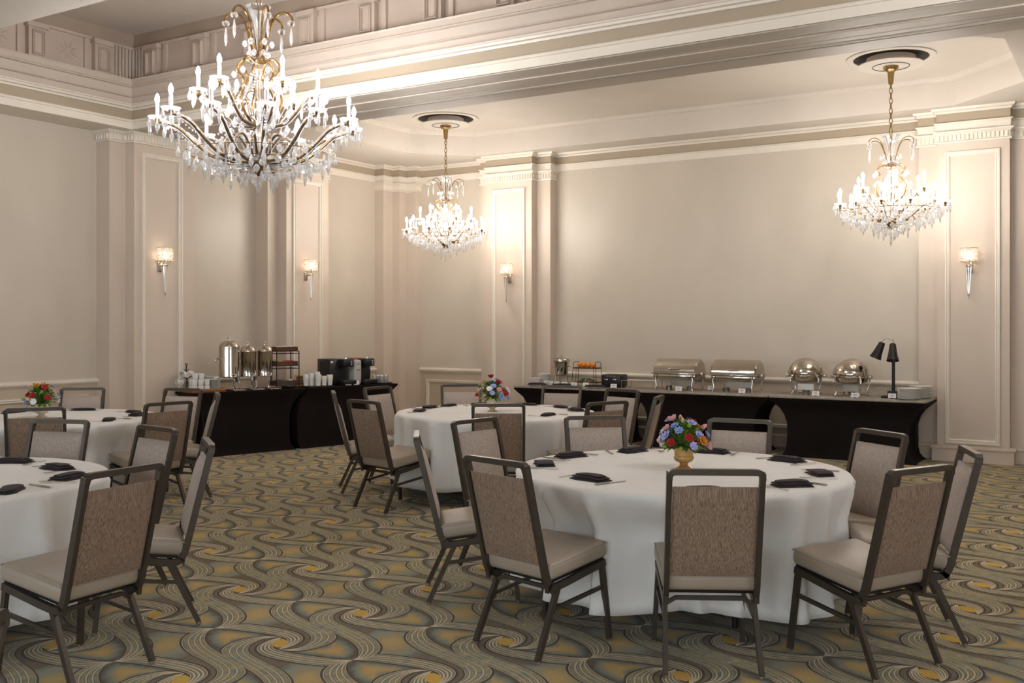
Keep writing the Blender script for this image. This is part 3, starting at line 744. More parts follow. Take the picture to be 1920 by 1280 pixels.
def setting(tk, ang, r, kind, rot, who, swap=1):
    cx, cy = TC[tk]; a = math.radians(ang); z = ZT+.0042
    def put(name, me, lx, ly, rz, lab, cat, grp):       # lx outward, ly to the diner's right
        x = cx+(r+lx)*math.cos(a)-ly*math.sin(a); y = cy+(r+lx)*math.sin(a)+ly*math.cos(a)
        tag(obj(name, me, None, (x, y, z), (0, 0, a+rz)), lab, cat, grp)
    put('napkin', NAP[kind], 0, 0, PI/2+rot, 'dark plum folded napkin at the %s of the %s' % (who, TN[tk]), 'napkin', 'folded napkins on the '+TN[tk])
    put('fork', FK, .09, -.145*swap, PI+.25*rot, 'steel fork at the %s of the %s' % (who, TN[tk]), 'fork', 'forks on the '+TN[tk])
    put('knife', KN, .10, .145*swap, PI-.2*rot, 'steel knife at the %s of the %s' % (who, TN[tk]), 'knife', 'knives on the '+TN[tk])
SET = {
 'T1': [(201, .76, 2, .3, 'left side seat'), (171, .76, 0, -.2, 'far-left seat'), (249, .66, 0, .1, 'near-left seat'), (135, .76, 0, .5, 'far seat left of flowers'), (97, .75, 0, -.1, 'far seat right of flowers'), (56, .74, 0, .3, 'far-right seat'), (14, .74, 2, .4, 'right side seat'), (339, .75, 0, -.5, 'near-right seat'), (300, .80, 0, 0, 'nearest seat')],
 'T2': [(181, .74, 2, .2, 'left side seat'), (160, .76, 1, .3, 'far-left seat'), (212, .70, 1, -.3, 'near-left seat'), (134, .76, 1, .2, 'far seat left of flowers'), (100, .76, 1, 0, 'far seat right of flowers'), (300, .66, 0, 0, 'nearest seat'), (350, .62, 1, .2, 'near-right seat'), (66, .74, 1, -.2, 'far-right seat'), (36, .74, 0, .3, 'right side seat')],
 'T3': [(170, .68, 1, .2, 'far seat left of flowers'), (120, .70, 1, 0, 'far seat right of flowers'), (9, .70, 1, .5, 'near-right seat'), (71, .74, 1, .1, 'far-right seat'), (44, .74, 0, -.2, 'right side seat')],
 'T4': [(107, .66, 0, .2, 'far seat'), (67, .66, 0, .35, 'far-right seat'), (34, .76, 0, -.4, 'right side seat'), (3, .74, 1, .6, 'near-right seat')]}
for tk, L in SET.items():
    for ang, r, kind, rot, who in L: setting(tk, ang, r, kind, rot, who)
# ------------------------------------------------------------------ centrepieces
def flower_mesh(kind, m):
    mb = MB(); rnd = random.Random(hash_(m)+kind)
    if kind == 0:       # open many-petalled bloom
        for ring, (np_, r, tilt) in enumerate(((8, .026, .35), (7, .019, .8), (5, .011, 1.2))):
            for j in range(np_):
                a = 2*PI*j/np_+ring*.4+rnd.uniform(-.1, .1)
                M = Matrix.Rotation(a, 4, 'Z') @ Matrix.Rotation(-tilt, 4, 'Y') @ Matrix.Translation((r*.62, 0, .002*ring))
                p = MB(M); p.ball((0, 0, 0), 1, 6, 4, (r*.62, r*.36, .0028)); mb.add(p.v, p.f)
    elif kind == 1:     # rose: cupped layers
        for ring, (np_, r, tilt) in enumerate(((5, .024, .9), (4, .017, 1.15), (3, .010, 1.35))):
            for j in range(np_):
                a = 2*PI*j/np_+ring*.7
                M = Matrix.Rotation(a, 4, 'Z') @ Matrix.Translation((r*.55, 0, .008)) @ Matrix.Rotation(-tilt, 4, 'Y')
                p = MB(M); p.ball((0, 0, 0), 1, 6, 5, (r*.75, r*.72, .004)); mb.add(p.v, p.f)
        mb.ball((0, 0, .008), .011, 8, 5)
    else:               # bud
        mb.lathe([(.002, -.012), (.010, -.004), (.0115, .006), (.007, .017), (.001, .024)], 9)
    return mb.mesh('flower', m, 60)
def leaf_spray(seed, n, rad, hh, m2):
    mb = MB(); rnd = random.Random(seed)
    for k in range(n):
        az = rnd.uniform(0, 2*PI); el = rnd.uniform(-.25, 1.35); L = rnd.uniform(.03, .07); w_ = L*rnd.uniform(.16, .28)
        d = Vector((math.cos(az)*math.cos(el), math.sin(az)*math.cos(el), math.sin(el)))
        b = Vector((d.x*rad*.62, d.y*rad*.62, .02+d.z*hh*.62)); tip = b+d*L+Vector((0, 0, -.012*(1.2-el)))
        s = d.cross(Vector((0, 0, 1))).normalized() if abs(d.z) < .98 else Vector((1, 0, 0)); up = s.cross(d)
        mb.mi = 0 if rnd.random() < .68 else 1
        m_ = (b+tip)/2+up*.006
        mb.add([b, m_+s*w_, tip, m_-s*w_, m_-up*.004], [(0, 1, 4), (1, 2, 4), (2, 3, 4), (3, 0, 4)])
        mb.tube([(0, 0, .0), b], .0016, 4, cap=False)
    return mb
FM = {}
def centrepiece(tk, vase_mat, seed, sc, dx, dy, label):
    cx, cy = TC[tk]; rnd = random.Random(seed)
    t = thing('flower_arrangement', label, 'flowers', (cx+dx, cy+dy, ZT+.0042), rnd.uniform(0, 6), 'table centrepieces')
    t.scale = (sc, sc, sc)
    MB().lathe([(0, 0), (.044, 0), (.046, .004), (.040, .009), (.026, .017), (.021, .025), (.026, .031), (.044, .038), (.053, .048), (.055, .058), (.0545, .064), (.051, .068), (.052, .09), (.055, .108), (.056, .112), (.052, .112), (.049, .08), (.03, .05), (0, .046)], 28, cap=False).build('vase', vase_mat, t, 35)
    f = leaf_spray(seed, 200, .12, .135, 0).build('foliage', ['leaf_green', 'leaf_lime'], t, 0, kind='stuff'); f.location = (0, 0, .115)
    spec = [(0, 'petal_lilac', 8), (0, 'petal_blue', 4), (1, 'petal_red', 5), (0, 'petal_orange', 3), (2, 'petal_pink', 6), (1, 'petal_pink', 3), (0, 'petal_white', 3), (2, 'leaf_lime', 4)]
    if tk == 'T3': spec = [(0, 'petal_lilac', 4), (0, 'petal_white', 4), (1, 'petal_red', 5), (0, 'petal_orange', 3), (2, 'petal_pink', 4), (2, 'leaf_lime', 12)]
    pts = []
    L = [(k, m) for k, m, c in spec for _ in range(c)]; rnd.shuffle(L)
    for i, (k, m) in enumerate(L):
        g = (i+.5)/len(L); el = math.asin(1-g*1.12); az = i*2.399+rnd.uniform(-.25, .25)
        d = Vector((math.cos(az)*math.cos(el), math.sin(az)*math.cos(el), math.sin(el))); R = rnd.uniform(.95, 1.3)
        if (k, m) not in FM: FM[(k, m)] = flower_mesh(k, m)
        o = obj('flower', FM[(k, m)], t, (d.x*.115*R, d.y*.115*R, .125+max(-.02, d.z)*.135*R))
        q = (d+Vector((0, 0, .25))).to_track_quat('Z', 'Y'); o.rotation_euler = q.to_euler(); s = rnd.uniform(.85, 1.15); o.scale = (s, s, s)
centrepiece('T1', 'gold_vase', 11, 1.02, .01, .03, 'bright mixed flowers in a gold footed bowl, front right table')
centrepiece('T2', 'silver_vase', 12, 1.05, -.02, -.03, 'bright mixed flowers in a pale footed bowl, middle table')
centrepiece('T3', 'silver_vase', 15, 1.05, -.02, -.03, 'leafy green flower arrangement in a pale footed bowl, rear left table')
# ------------------------------------------------------------------ buffet and coffee tables in stretch covers
def stretch_table(name, label, p0, p1, depth, ztop, grp, stone, kl=1., kr=1.):
    """p0 front-left, p1 front-right corner of the top; the table runs back to the left of p0->p1"""
    a, b = Vector(p0), Vector(p1); L = (b-a).length; d = (b-a)/L; ang = math.atan2(d.y, d.x)
    t = thing(name, label, 'table', (a.x, a.y, .0012), ang, grp)
    zc = ztop-(.028 if stone else 0)
    lv = [(0, .10, .05), (.02, .135, .055), (.07, .175, .06), (.14, .19, .06), (.3, .2, .06), (.42, .195, .06), (.52, .165, .055), (.6, .115, .045), (.66, .05, .02), (.70, .008, .004), (.718, 0, 0), (.722, .004, .004)]
    mb = MB(); vs = []; nx, ny = 14, 7
    for z, ix, iy in lv:
        z = z/.722*zc
        ring = []
        for i in range(nx): ring.append((i/nx, 0))
        for i in range(ny): ring.append((1, i/ny))
        for i in range(nx): ring.append((1-i/nx, 1))
        for i in range(ny): ring.append((0, 1-i/ny))
        for u, v in ring:
            # cloth sags between the legs along every edge
            sx = 4*v*(1-v)*.05*(ix/.2); sy = 4*u*(1-u)*.012*(iy/.06)
            xl, xr = (ix+sx)*kl, (ix+sx)*kr; x = xl+(L-xl-xr)*u; y = (iy+sy)+(depth-2*(iy+sy))*v
            vs.append((x, y, z))
    n = 2*(nx+ny)
    fs = [(k*n+j, k*n+(j+1) % n, (k+1)*n+(j+1) % n, (k+1)*n+j) for k in range(len(lv)-1) for j in range(n)] + [tuple((len(lv)-1)*n+j for j in range(n))]
    mb.add(vs, fs); mb.build('stretch_cover', 'spandex_black', t, 45)
    for x in (.2*max(kl, .5), L-.21):
        for y in (.12, depth-.12): MB().tube([(x, y, 0), (x, y, zc-.02)], .014, 6).build('leg', 'black_metal', t, 50)
    if stone:
        MB().rbox(L/2, depth/2, ztop-.013, L-.004, depth+.01, .026, .006, 2).build('worktop', 'stone_top', t, 40)
    return t
ZR, ZL = .705, .75
RX = [(-7.15, -5.43), (-5.42, -3.66), (-3.65, -1.93)]
for (x0, x1), lab in zip(RX, ('black-skirted buffet table with grey top, left end, under the oranges', 'black-skirted buffet table with grey top under the rectangular chafers', 'black-skirted buffet table with grey top, right end, under the round chafers')):
    stretch_table('buffet_table', lab, (x0, 11.59), (x1, 11.59), .73, ZR, 'buffet tables along the back wall', True)
A13 = math.atan2(.963, .271)
stretch_table('coffee_table', 'black-covered table under the coffee urns and white cups', (-9.09, 7.80), (-8.69, 9.22), .457, ZL, 'coffee tables along the left wall', False)
stretch_table('coffee_table', 'black-covered table under the coffee machine and glasses', (-8.682, 9.25), (-8.313, 10.56), .457, ZL, 'coffee tables along the left wall', False, kl=-.6)
zr, zl = ZR+.0014, ZL+.0014
# ---- chafing dishes
def rect_chafer(x, y, label):
    t = thing('chafing_dish', label, 'chafing dish', (x, y, zr), 0, 'roll-top chafing dishes'); S = 'polished_steel'
    MB().rbox(0, 0, .178, .56, .36, .07, .012, 2).build('water_pan', S, t, 40)
    MB().rbox(0, 0, .213, .60, .40, .016, .007, 2).build('rim', S, t, 40)
    mb = MB(); n = 14; prof = [(.185*math.cos(PI*i/n), .222+.172*math.sin(PI*i/n)) for i in range(n+1)]
    vs = [(sx, yy, zz) for sx in (-.285, -.27, .27, .285) for yy, zz in [(py*(1 if abs(sx) < .28 else .9), .222+(pz-.222)*(1 if abs(sx) < .28 else .9)) for py, pz in prof]]
    k = n+1
    mb.add(vs, [(i*k+j, i*k+j+1, (i+1)*k+j+1, (i+1)*k+j) for i in range(3) for j in range(n)] + [tuple(range(k)), tuple(3*k+j for j in range(k))[::-1]])
    lid = mb.build('roll_lid', S, t, 35)
    MB().tube([(-.07, -.178, .27), (-.065, -.2, .272), (.065, -.2, .272), (.07, -.178, .27)], .007, 8).build('handle', 'chrome', lid, 50)
    for sx in (-1, 1):
        MB().rbox(sx*.305, 0, .205, .05, .10, .05, .008, 2).build('hinge_block', 'brushed_steel', t, 40)
        for sy in (-1, 1):
            l = MB().tube([(sx*.235, sy*.17, .20), (sx*.25, sy*.185, .14), (sx*.235, sy*.178, .06), (sx*.25, sy*.19, .004)], [.014, .010, .009, .012], 8).build('leg', 'chrome', t, 50)
            MB().ball((sx*.238, sy*.185, .185), .02, 10, 6).build('knuckle', 'chrome', l, 60)
        MB().tube([(sx*.245, -.18, .03), (sx*.245, .18, .03)], .005, 6).build('brace', 'chrome', t, 50)
        MB().lathe([(.038, 0), (.04, .045), (.042, .05), (.03, .05)], 14, (sx*.14, 0, 0)).build('burner', 'brushed_steel', t, 40)
    MB().box(-.17, .17, .09, .096, .05, .12).build('heat_shield', 'brushed_steel', t, 0)
rect_chafer(-4.92, 11.97, 'long roll-top steel chafing dish on the left')
rect_chafer(-4.16, 11.97, 'long roll-top steel chafing dish beside the round ones')
def round_chafer(x, y, rz, label):
    t = thing('chafing_dish', label, 'chafing dish', (x, y, zr), rz, 'roll-top chafing dishes'); S = 'polished_steel'
    MB().lathe([(0, .145), (.13, .147), (.175, .165), (.19, .20), (.193, .215), (.205, .218), (.205, .232), (.19, .236)], 32, cap=False).build('water_pan', S, t, 40)
    lid = MB().lathe([(.19, .236), (.192, .25), (.186, .29), (.168, .34), (.135, .385), (.09, .415), (.045, .43), (0, .433)], 32, cap=False).build('dome_lid', S, t, 50)
    MB().tube([(.199*math.cos(a), .199*math.sin(a)*.4-.06, .24+.187*abs(math.sin(a))) for a in [PI*i/16 for i in range(17)]], .007, 6).build('lid_band', 'brushed_steel', lid, 50)
    MB().tube([(-.05, -.185, .262), (-.045, -.205, .264), (.045, -.205, .264), (.05, -.185, .262)], .006, 8).build('handle', 'chrome', lid, 50)
    for k in range(4):
        a = PI/4+PI/2*k; c_, s_ = math.cos(a), math.sin(a)
        l = MB().tube([(c_*.195, s_*.195, .22), (c_*.225, s_*.225, .19), (c_*.215, s_*.215, .12), (c_*.185, s_*.185, .05), (c_*.205, s_*.205, .004)], [.012, .011, .009, .009, .012], 8).build('leg', 'chrome', t, 50)
        MB().ball((c_*.2, s_*.2, .222), .019, 10, 6).build('knuckle', 'chrome', l, 60)
    MB().tube([(.19*math.cos(2*PI*i/24), .19*math.sin(2*PI*i/24), .03) for i in range(24)], .005, 6, closed=True).build('base_ring', 'chrome', t, 50)
    for sx in (-1, 1): MB().rbox(sx*.215, 0, .225, .035, .06, .04, .006, 2).build('hinge_block', 'brushed_steel', t, 40)
    MB().lathe([(.038, 0), (.04, .045), (.042, .05), (.03, .05)], 14).build('burner', 'brushed_steel', t, 40)
    MB().box(-.09, .09, -.03, -.024, .055, .125).build('heat_shield', 'brushed_steel', t, 0)
round_chafer(-3.33, 12.0, .15, 'round domed steel chafing dish left of its twin')
round_chafer(-2.80, 11.98, -.1, 'round domed steel chafing dish nearest the heat lamp')
# ---- heat lamp
t = thing('heat_lamp', 'black twin-shade heat lamp at the right end of the buffet', 'lamp', (-2.33, 11.93, zr), 0)
MB().rbox(0, 0, .012, .24, .16, .024, .006, 2).build('base', 'black_metal', t, 40)
MB().rbox(0, 0, .05, .12, .07, .06, .006, 2).build('socket', 'black_metal', t, 40)
MB().tube([(0, 0, .02), (0, 0, .60)], .018, 10).build('post', 'black_metal', t, 50)
for (ex, ey, ez, tx, ty, nm) in ((-.125, -.02, .60, -.42, -.1, 0), (.01, -.09, .585, .06, -.3, 1)):
    MB().tube(catmull([(0, 0, .59), (ex*.15, ey*.2, .645), (ex*.6, ey*.6, .668), (ex, ey, ez+.03)], 14).tolist(), .006, 8).build('goose_neck', 'chrome', t, 60)
    q = Vector((tx, ty, -1)).normalized().to_track_quat('-Z', 'Y').to_matrix().to_4x4(); M = Matrix.Translation((ex, ey, ez)) @ q
    sh = MB(M).lathe([(.0, .028), (.03, .026), (.034, .018), (.05, -.10), (.066, -.165), (.068, -.17), (.063, -.168), (.046, -.09), (.03, .012), (0, .012)], 22, cap=False).build('lamp_shade', 'black_metal', t, 40)
    MB(M).ball((0, 0, -.115), .034, 12, 8).build('bulb', 'china_grey', sh, 60)
# ---- stacks of plates
def stack(x, y, z, n, r, h, where, m='china_white', pr=None):
    prof = pr or [(0, 0), (r*.62, 0), (r*.66, .003), (r*.97, h*1.3), (r, h*1.55), (r*.985, h*1.75), (r*.64, .008), (0, .006)]
    me = MB().lathe(prof, 30, cap=False).mesh('plate', m, 40)
    for k in range(n):
        tag(obj('plate', me, None, (x, y, z+k*h*1.02), (0, 0, k*.7)), nth(k, n)+' white plate of the stack '+where, 'plate', 'plates in the stack '+where)
stack(-2.13, 11.76, zr, 11, .128, .0105, 'at the buffet end, front')
stack(-2.06, 12.06, zr, 12, .128, .0105, 'at the buffet end, rear')
stack(-6.97, 11.86, zr, 8, .075, .011, 'at the left end of the buffet, lower')
stack(-6.93, 12.05, zr, 11, .085, .0125, 'at the left end of the buffet, taller')
# ---- clear risers
def riser(x, y, w_, d, h, lab, rz=0):
    t = thing('display_riser', lab, 'riser', (x, y, zr), rz)
    MB().box(-w_/2, w_/2, -d/2, d/2, h-.006, h).build('shelf', 'acrylic', t, 0)
    for sx in (-1, 1):
        for sy in (-1, 1): MB().tube([(sx*(w_/2-.01), sy*(d/2-.01), 0), (sx*(w_/2-.01), sy*(d/2-.01), h-.006)], .005, 6).build('leg', 'brushed_steel', t, 50)
    for sy in (-1, 1): MB().tube([(-w_/2, sy*d/2, h-.003), (w_/2, sy*d/2, h-.003)], .004, 6).build('edge_bar', 'brushed_steel', t, 50)
    return t
riser(-5.42, 11.93, .46, .3, .11, 'low clear shelf riser between the toaster and long chafer')
riser(-2.49, 12.2, .16, .14, .10, 'low clear shelf riser behind the heat lamp')
# ---- small cards
def card(x, y, z, rz, lab, w_=.085, h=.058):
    t = thing('tent_card', lab, 'card', (x, y, z), rz, 'white tent cards')
    M = Matrix.Rotation(-.18, 4, 'X')
    MB(M).box(-w_/2, w_/2, -.001, .001, .006, h).build('card', 'paper_card', t, 0)
    for zz, ww in ((.62, .5), (.45, .36)): MB(M).box(-w_*ww/2, w_*ww/2, -.0016, -.001, h*zz, h*zz+.005).build('print_line', 'ink_grey', t, 0)
    MB().box(-.012, .012, -.012, .022, 0, .008).build('holder', 'black_plastic', t, 0)
for x, y, rz, s in ((-4.82, 11.70, .05, 'before the left long chafer'), (-4.53, 12.05, .1, 'between the two long chafers'), (-4.02, 11.72, .05, 'before the right long chafer'), (-3.15, 11.74, .05, 'before the left round chafer'), (-2.70, 11.70, 0, 'before the right round chafer'), (-2.32, 11.80, 0, 'before the heat lamp'), (-6.52, 11.86, .1, 'below the oranges, left one'), (-6.36, 11.83, 0, 'below the oranges, middle one'), (-6.20, 11.86, -.1, 'below the oranges, right one'), (-5.76, 11.80, .1, 'before the toaster')):
    card(x, y, zr, rz, 'small white tent card '+s)
# ---- samovar-like dispenser
t = thing('drink_dispenser', 'small steel and glass drink dispenser left of the oranges', 'dispenser', (-6.64, 12.0, zr), 0)
MB().lathe([(.105, .31), (.115, .315), (.118, .34), (.112, .36), (.06, .372), (0, .376)], 24, cap=False).build('lid', 'polished_steel', t, 40)
MB().lathe([(0, .13), (.07, .132), (.085, .15), (.10, .30), (.103, .31)], 24, cap=False).build('body', 'polished_steel', t, 40)
MB().lathe([(.006, .376), (.009, .39), (.014, .405), (.008, .425), (0, .43)], 12).build('knob', 'chrome', t, 40)
for k in range(4):
    a = PI/4+PI/2*k; MB().tube([(.1*math.cos(a), .1*math.sin(a), .30), (.08*math.cos(a), .08*math.sin(a), .16), (.095*math.cos(a), .095*math.sin(a), .002)], .007, 8).build('leg', 'chrome', t, 50)
MB().tube([(.03, -.09, .20), (.035, -.14, .20), (.035, -.145, .16)], .009, 8).build('spigot', 'chrome', t, 50)
for sx in (-1, 1): MB().tube([(sx*.1, 0, .26), (sx*.135, 0, .265), (sx*.14, 0, .24)], .007, 8).build('handle', 'chrome', t, 50)
# ---- two-tier wire stand with oranges
t = thing('tiered_stand', 'black two-tier wire stand holding four oranges', 'stand', (-6.25, 12.0, zr), 0)
for sx in (-1, 1):
    MB().tube([(sx*.185, -.09, .0), (sx*.165, -.075, .315), (sx*.155, -.06, .325), (sx*.155, .06, .325), (sx*.165, .075, .315), (sx*.185, .09, 0)], .004, 6).build('side_frame', 'black_metal', t, 50)
    MB().tube([(sx*.135, -.07, .0), (sx*.128, -.07, .26)], .003, 6).build('upright', 'black_metal', t, 50)
for z in (.055, .245): MB().rbox(0, 0, z, .35, .17, .016, .006, 2).build('tray', 'wood_dark', t, 40)
om = MB().ball((0, 0, .034), .034, 16, 10).mesh('orange', 'orange_peel', 80)
for k in range(4):
    tag(obj('orange', om, None, (-6.25-.105+.07*k, 11.985, zr+.2535), (0, 0, k)), '%s of the four oranges on the wire stand' % ('leftmost', 'second from left', 'third from left', 'rightmost')[k], 'orange', 'oranges on the stand')
t = thing('fruit_platter', 'mixed leaves and berries heaped on the lower tray of the stand', 'food', (-6.25, 11.99, zr+.064), 0)
sb = MB(); rr = random.Random(4)
for k in range(46):
    a = rr.uniform(0, 6.28); q = rr.uniform(0, 1)**.5; sb.mi = k % 2; sb.ball((.12*q*math.cos(a), .06*q*math.sin(a), .012+.035*(1-q)), rr.uniform(.008, .016), 7, 5, (1, 1, .7))
sb.build('salad', ['salad', 'leaf_green'], t, 60, kind='stuff')
# ---- toaster
t = thing('toaster', 'black four-slot toaster on the buffet', 'toaster', (-5.86, 12.03, zr), .03)
MB().rbox(0, 0, .09, .28, .24, .16, .02, 3).build('body', 'black_plastic', t, 40)
for k in range(4): MB().box(-.105+.06*k, -.085+.06*k, -.09, .09, .1695, .1712).build('slot', 'dark_slot', t, 0)
for sx in (-1, 1):
    MB().rbox(sx*.06, -.124, .105, .05, .02, .018, .004, 2).build('lever', 'chrome', t, 40)
    MB().tube([(sx*.06, -.118, .045), (sx*.06, -.132, .045)], .012, 12).build('dial', 'chrome', t, 40)
for sx in (-.05, 0, .05): MB().box(sx-.014, sx+.014, -.1225, -.1195, .145, .15).build('mark', 'grey_panel', t, 0)
for sx in (-1, 1): MB().box(sx*.1-.02, sx*.1+.02, -.09, .09, 0, .012).build('foot', 'black_plastic', t, 0)
# ---- dark folded napkins over plates, white cups
for k, (x, y) in enumerate(((-6.85, 11.70), (-6.47, 11.70), (-5.98, 11.70))):
    w3 = ('at the left end of the buffet', 'below the oranges', 'before the toaster')[k]
    me = MB().lathe([(0, 0), (.075, 0), (.12, .014), (.122, .018), (.075, .006), (0, .005)], 28, cap=False).mesh('side_plate', 'china_white', 40)
    tag(obj('side_plate', me, None, (x, y, zr)), 'white plate under a dark napkin '+w3, 'plate', 'plates under napkins on the buffet')
    tag(obj('napkin', NAP[1], None, (x, y, zr+.0185), (0, 0, .1*k-.1)), 'dark folded napkin on a plate '+w3, 'napkin', 'folded napkins on the buffet').scale = (1.2, 1.5, 1.1)
cup_prof = [(0, 0), (.022, 0), (.026, .004), (.036, .03), (.04, .062), (.038, .062), (.033, .03), (.02, .008), (0, .007)]
cupm = MB().lathe(cup_prof, 20, cap=False).tube([(.036, 0, .05), (.058, 0, .05), (.06, 0, .03), (.034, 0, .018)], .0045, 6).mesh('cup', 'china_white', 50)
for k, (x, y) in enumerate(((-6.80, 11.87), (-6.71, 11.83), (-6.60, 11.80))):
    tag(obj('cup', cupm, None, (x, y, zr), (0, 0, k*1.1)), '%s of the white cups before the drink dispenser' % ('left', 'middle', 'right')[k], 'cup', 'white cups on the buffet')
# ------------------------------------------------------------------ coffee table things (local axes: u along the table, v towards the wall)
D1 = Vector((math.cos(A13), math.sin(A13), 0)); N1 = Vector((-math.sin(A13), math.cos(A13), 0)); O1 = Vector((-9.09, 7.80, zl))
def LT(u, v, z=0): p = O1+D1*u+N1*v; return (p.x, p.y, zl+z)
def urn(u, v, R, Hh, lab):
    t = thing('coffee_urn', lab, 'urn', LT(u, v), A13, 'polished coffee urns'); zb = .15; S = 'polished_steel'
    MB().lathe([(0, zb), (R*.9, zb), (R*1.02, zb+.006), (R, zb+.02), (R, zb+Hh), (R*1.03, zb+Hh+.004), (R*1.03, zb+Hh+.016)], 32, cap=False).build('body', S, t, 40)
    lid = MB().lathe([(R*1.02, zb+Hh+.016), (R*.98, zb+Hh+.03), (R*.8, zb+Hh+.065), (R*.45, zb+Hh+.085), (0, zb+Hh+.09)], 32, cap=False).build('lid', S, t, 50)
    MB().lathe([(.008, zb+Hh+.088), (.007, zb+Hh+.105), (.018, zb+Hh+.118), (.014, zb+Hh+.132), (0, zb+Hh+.136)], 14).build('knob', 'chrome', lid, 40)
    for sx in (-1, 1):
        MB().tube([(sx*R, 0, zb+Hh*.62), (sx*(R+.045), 0, zb+Hh*.66), (sx*(R+.06), 0, zb+Hh*.60), (sx*(R+.045), 0, zb+Hh*.52)], .009, 8).build('handle', 'chrome', t, 50)
    for k in range(3):
        a = PI/6+2*PI/3*k; MB().tube(catmull([(R*.85*math.cos(a), R*.85*math.sin(a), zb+.01), (R*1.15*math.cos(a), R*1.15*math.sin(a), zb-.03), (R*.95*math.cos(a), R*.95*math.sin(a), zb-.10), (R*1.1*math.cos(a), R*1.1*math.sin(a), .006)], 12).tolist(), .008, 8).build('leg', 'chrome', t, 50)
    sp = MB().tube([(0, -R, zb+.04), (0, -R-.06, zb+.04), (0, -R-.065, zb+.01)], .011, 8).build('spigot', 'chrome', t, 50)
    MB().tube([(0, -R-.065, zb+.012), (0, -R-.066, zb-.045)], .013, 8).build('spout', 'black_plastic', sp, 50)
    MB().tube([(0, -R-.05, zb+.04), (0, -R-.045, zb+.13)], .006, 8).build('lever', 'black_plastic', sp, 50)
    return t
urn(.60, .29, .118, .35, 'largest polished coffee urn, next to the stacked cups')
urn(.845, .29, .098, .29, 'smaller polished coffee urn in the middle of three')
urn(1.07, .29, .098, .29, 'smaller polished coffee urn beside the black rack')
for u, s in ((.61, 'large'), (.855, 'middle'), (1.08, 'right')):
    o = MB().rbox(0, 0, .008, .15, .11, .016, .004, 2).build('drip_tray', 'brushed_steel', None, 40); o.location = LT(u, .085); o.rotation_euler = (0, 0, A13)
    tag(o, 'low steel drip tray under the %s coffee urn' % s, 'tray', 'drip trays under the urns')
card(*LT(2.12, .04)[:2], zl, A13, 'small white tent card before the coffee machine, left one'); card(*LT(2.24, .04)[:2], zl, A13, 'small white tent card before the coffee machine, right one')
# wooden tray with cups
t = thing('serving_tray', 'long oak-brown wooden tray carrying stacked white cups', 'tray', LT(.22, .20), A13)
MB().rbox(0, 0, .006, .42, .34, .012, .005, 2).build('tray_base', 'wood_tray', t, 40)
for sy in (-1, 1): MB().rbox(0, sy*.168, .022, .42, .014, .044, .005, 2).build('tray_side', 'wood_tray', t, 40)
for sx in (-1, 1): MB().rbox(sx*.205, 0, .022, .014, .32, .044, .005, 2).build('tray_side', 'wood_tray', t, 40)
zt_ = .0135
tp = [(0, 0), (.028, 0), (.03, .004), (.0365, .06), (.0365, .066), (.033, .066), (.03, .012), (0, .01)]
tm = MB().lathe(tp, 18, cap=False).mesh('teacup', 'china_white', 45); kk = 0
for row, (v, us, zz) in enumerate(((.09, (.07, .145, .22), 0), (.09, (.07, .145, .22), .068), (.17, (.08, .155, .23), 0), (.17, (.08, .155, .23), .068), (.17, (.115, .19), .136), (.25, (.15, .225), 0), (.25, (.15, .225), .068), (.25, (.185,), .136))):
    for u in us:
        tag(obj('teacup', tm, None, LT(u, v, zt_+zz), (0, 0, row)), 'white cup on the wooden tray, %s row, %s layer, number %s from the left' % (('front', 'middle', 'rear')[round((v-.09)/.08)], ('bottom', 'middle', 'top')[round(zz/.068)], ('one', 'two', 'three')[us.index(u)]), 'cup', 'stacked white cups on the wooden tray'); kk += 1
def lstack(u, v, n, r, h, where, m):
    me = MB().lathe([(0, 0), (r*.6, 0), (r*.64, .003), (r, h*1.2), (r, h*1.5), (r*.62, .007), (0, .005)], 26, cap=False).mesh('saucer', m, 40)
    for k in range(n): tag(obj('saucer', me, None, LT(u, v, zt_+k*h*1.02)), '%s saucer of the %s stack on the wooden tray' % (nth(k, n), where), 'saucer', '%s saucer stack' % where)
lstack(.325, .12, 14, .07, .009, 'left grey', 'china_grey'); lstack(.335, .28, 17, .068, .009, 'rear white', 'china_white'); lstack(.35, .20, 12, .03, .009, 'right grey', 'china_grey')
# mug tree
t = thing('mug_tree', 'black metal mug tree hung with white mugs', 'mug tree', LT(.065, .285, zt_), A13)
MB().lathe([(0, 0), (.04, 0), (.04, .006), (.012, .012), (0, .012)], 18).build('foot', 'black_metal', t, 40)
MB().tube([(0, 0, .01), (.006, 0, .11), (-.004, 0, .21), (0, 0, .31)], .008, 8).build('pole', 'black_metal', t, 50)
hk = []
for k, z in enumerate((.14, .14, .22, .22, .29, .29)):
    a = PI*k+.7*(k//2); d = Vector((math.cos(a), math.sin(a), 0)); MB().tube([(0, 0, z), tuple(d*.06+Vector((0, 0, z+.03)))], .0045, 6).build('hook', 'black_metal', t, 50); hk.append((d, z))
mugm = MB().lathe([(0, -.04), (.032, -.04), (.037, -.035), (.038, .04), (.035, .04), (.034, -.03), (0, -.032)], 18, cap=False).tube([(.037, 0, .025), (.06, 0, .02), (.06, 0, -.02), (.037, 0, -.025)], .005, 6).mesh('mug', 'china_white', 45)
for k in range(4):
    d, z = hk[k]; q = D1*d.x+N1*d.y; b = Vector(LT(.065, .285, zt_))+q*.082+Vector((0, 0, z-.028))
    o = obj('mug', mugm, None, tuple(b), (PI/2, .5, A13+math.atan2(d.y, d.x)+PI/2)); tag(o, 'white mug hanging on the %s hook of the mug tree' % ('lower left', 'lower right', 'upper left', 'upper right')[k], 'mug', 'mugs on the mug tree')
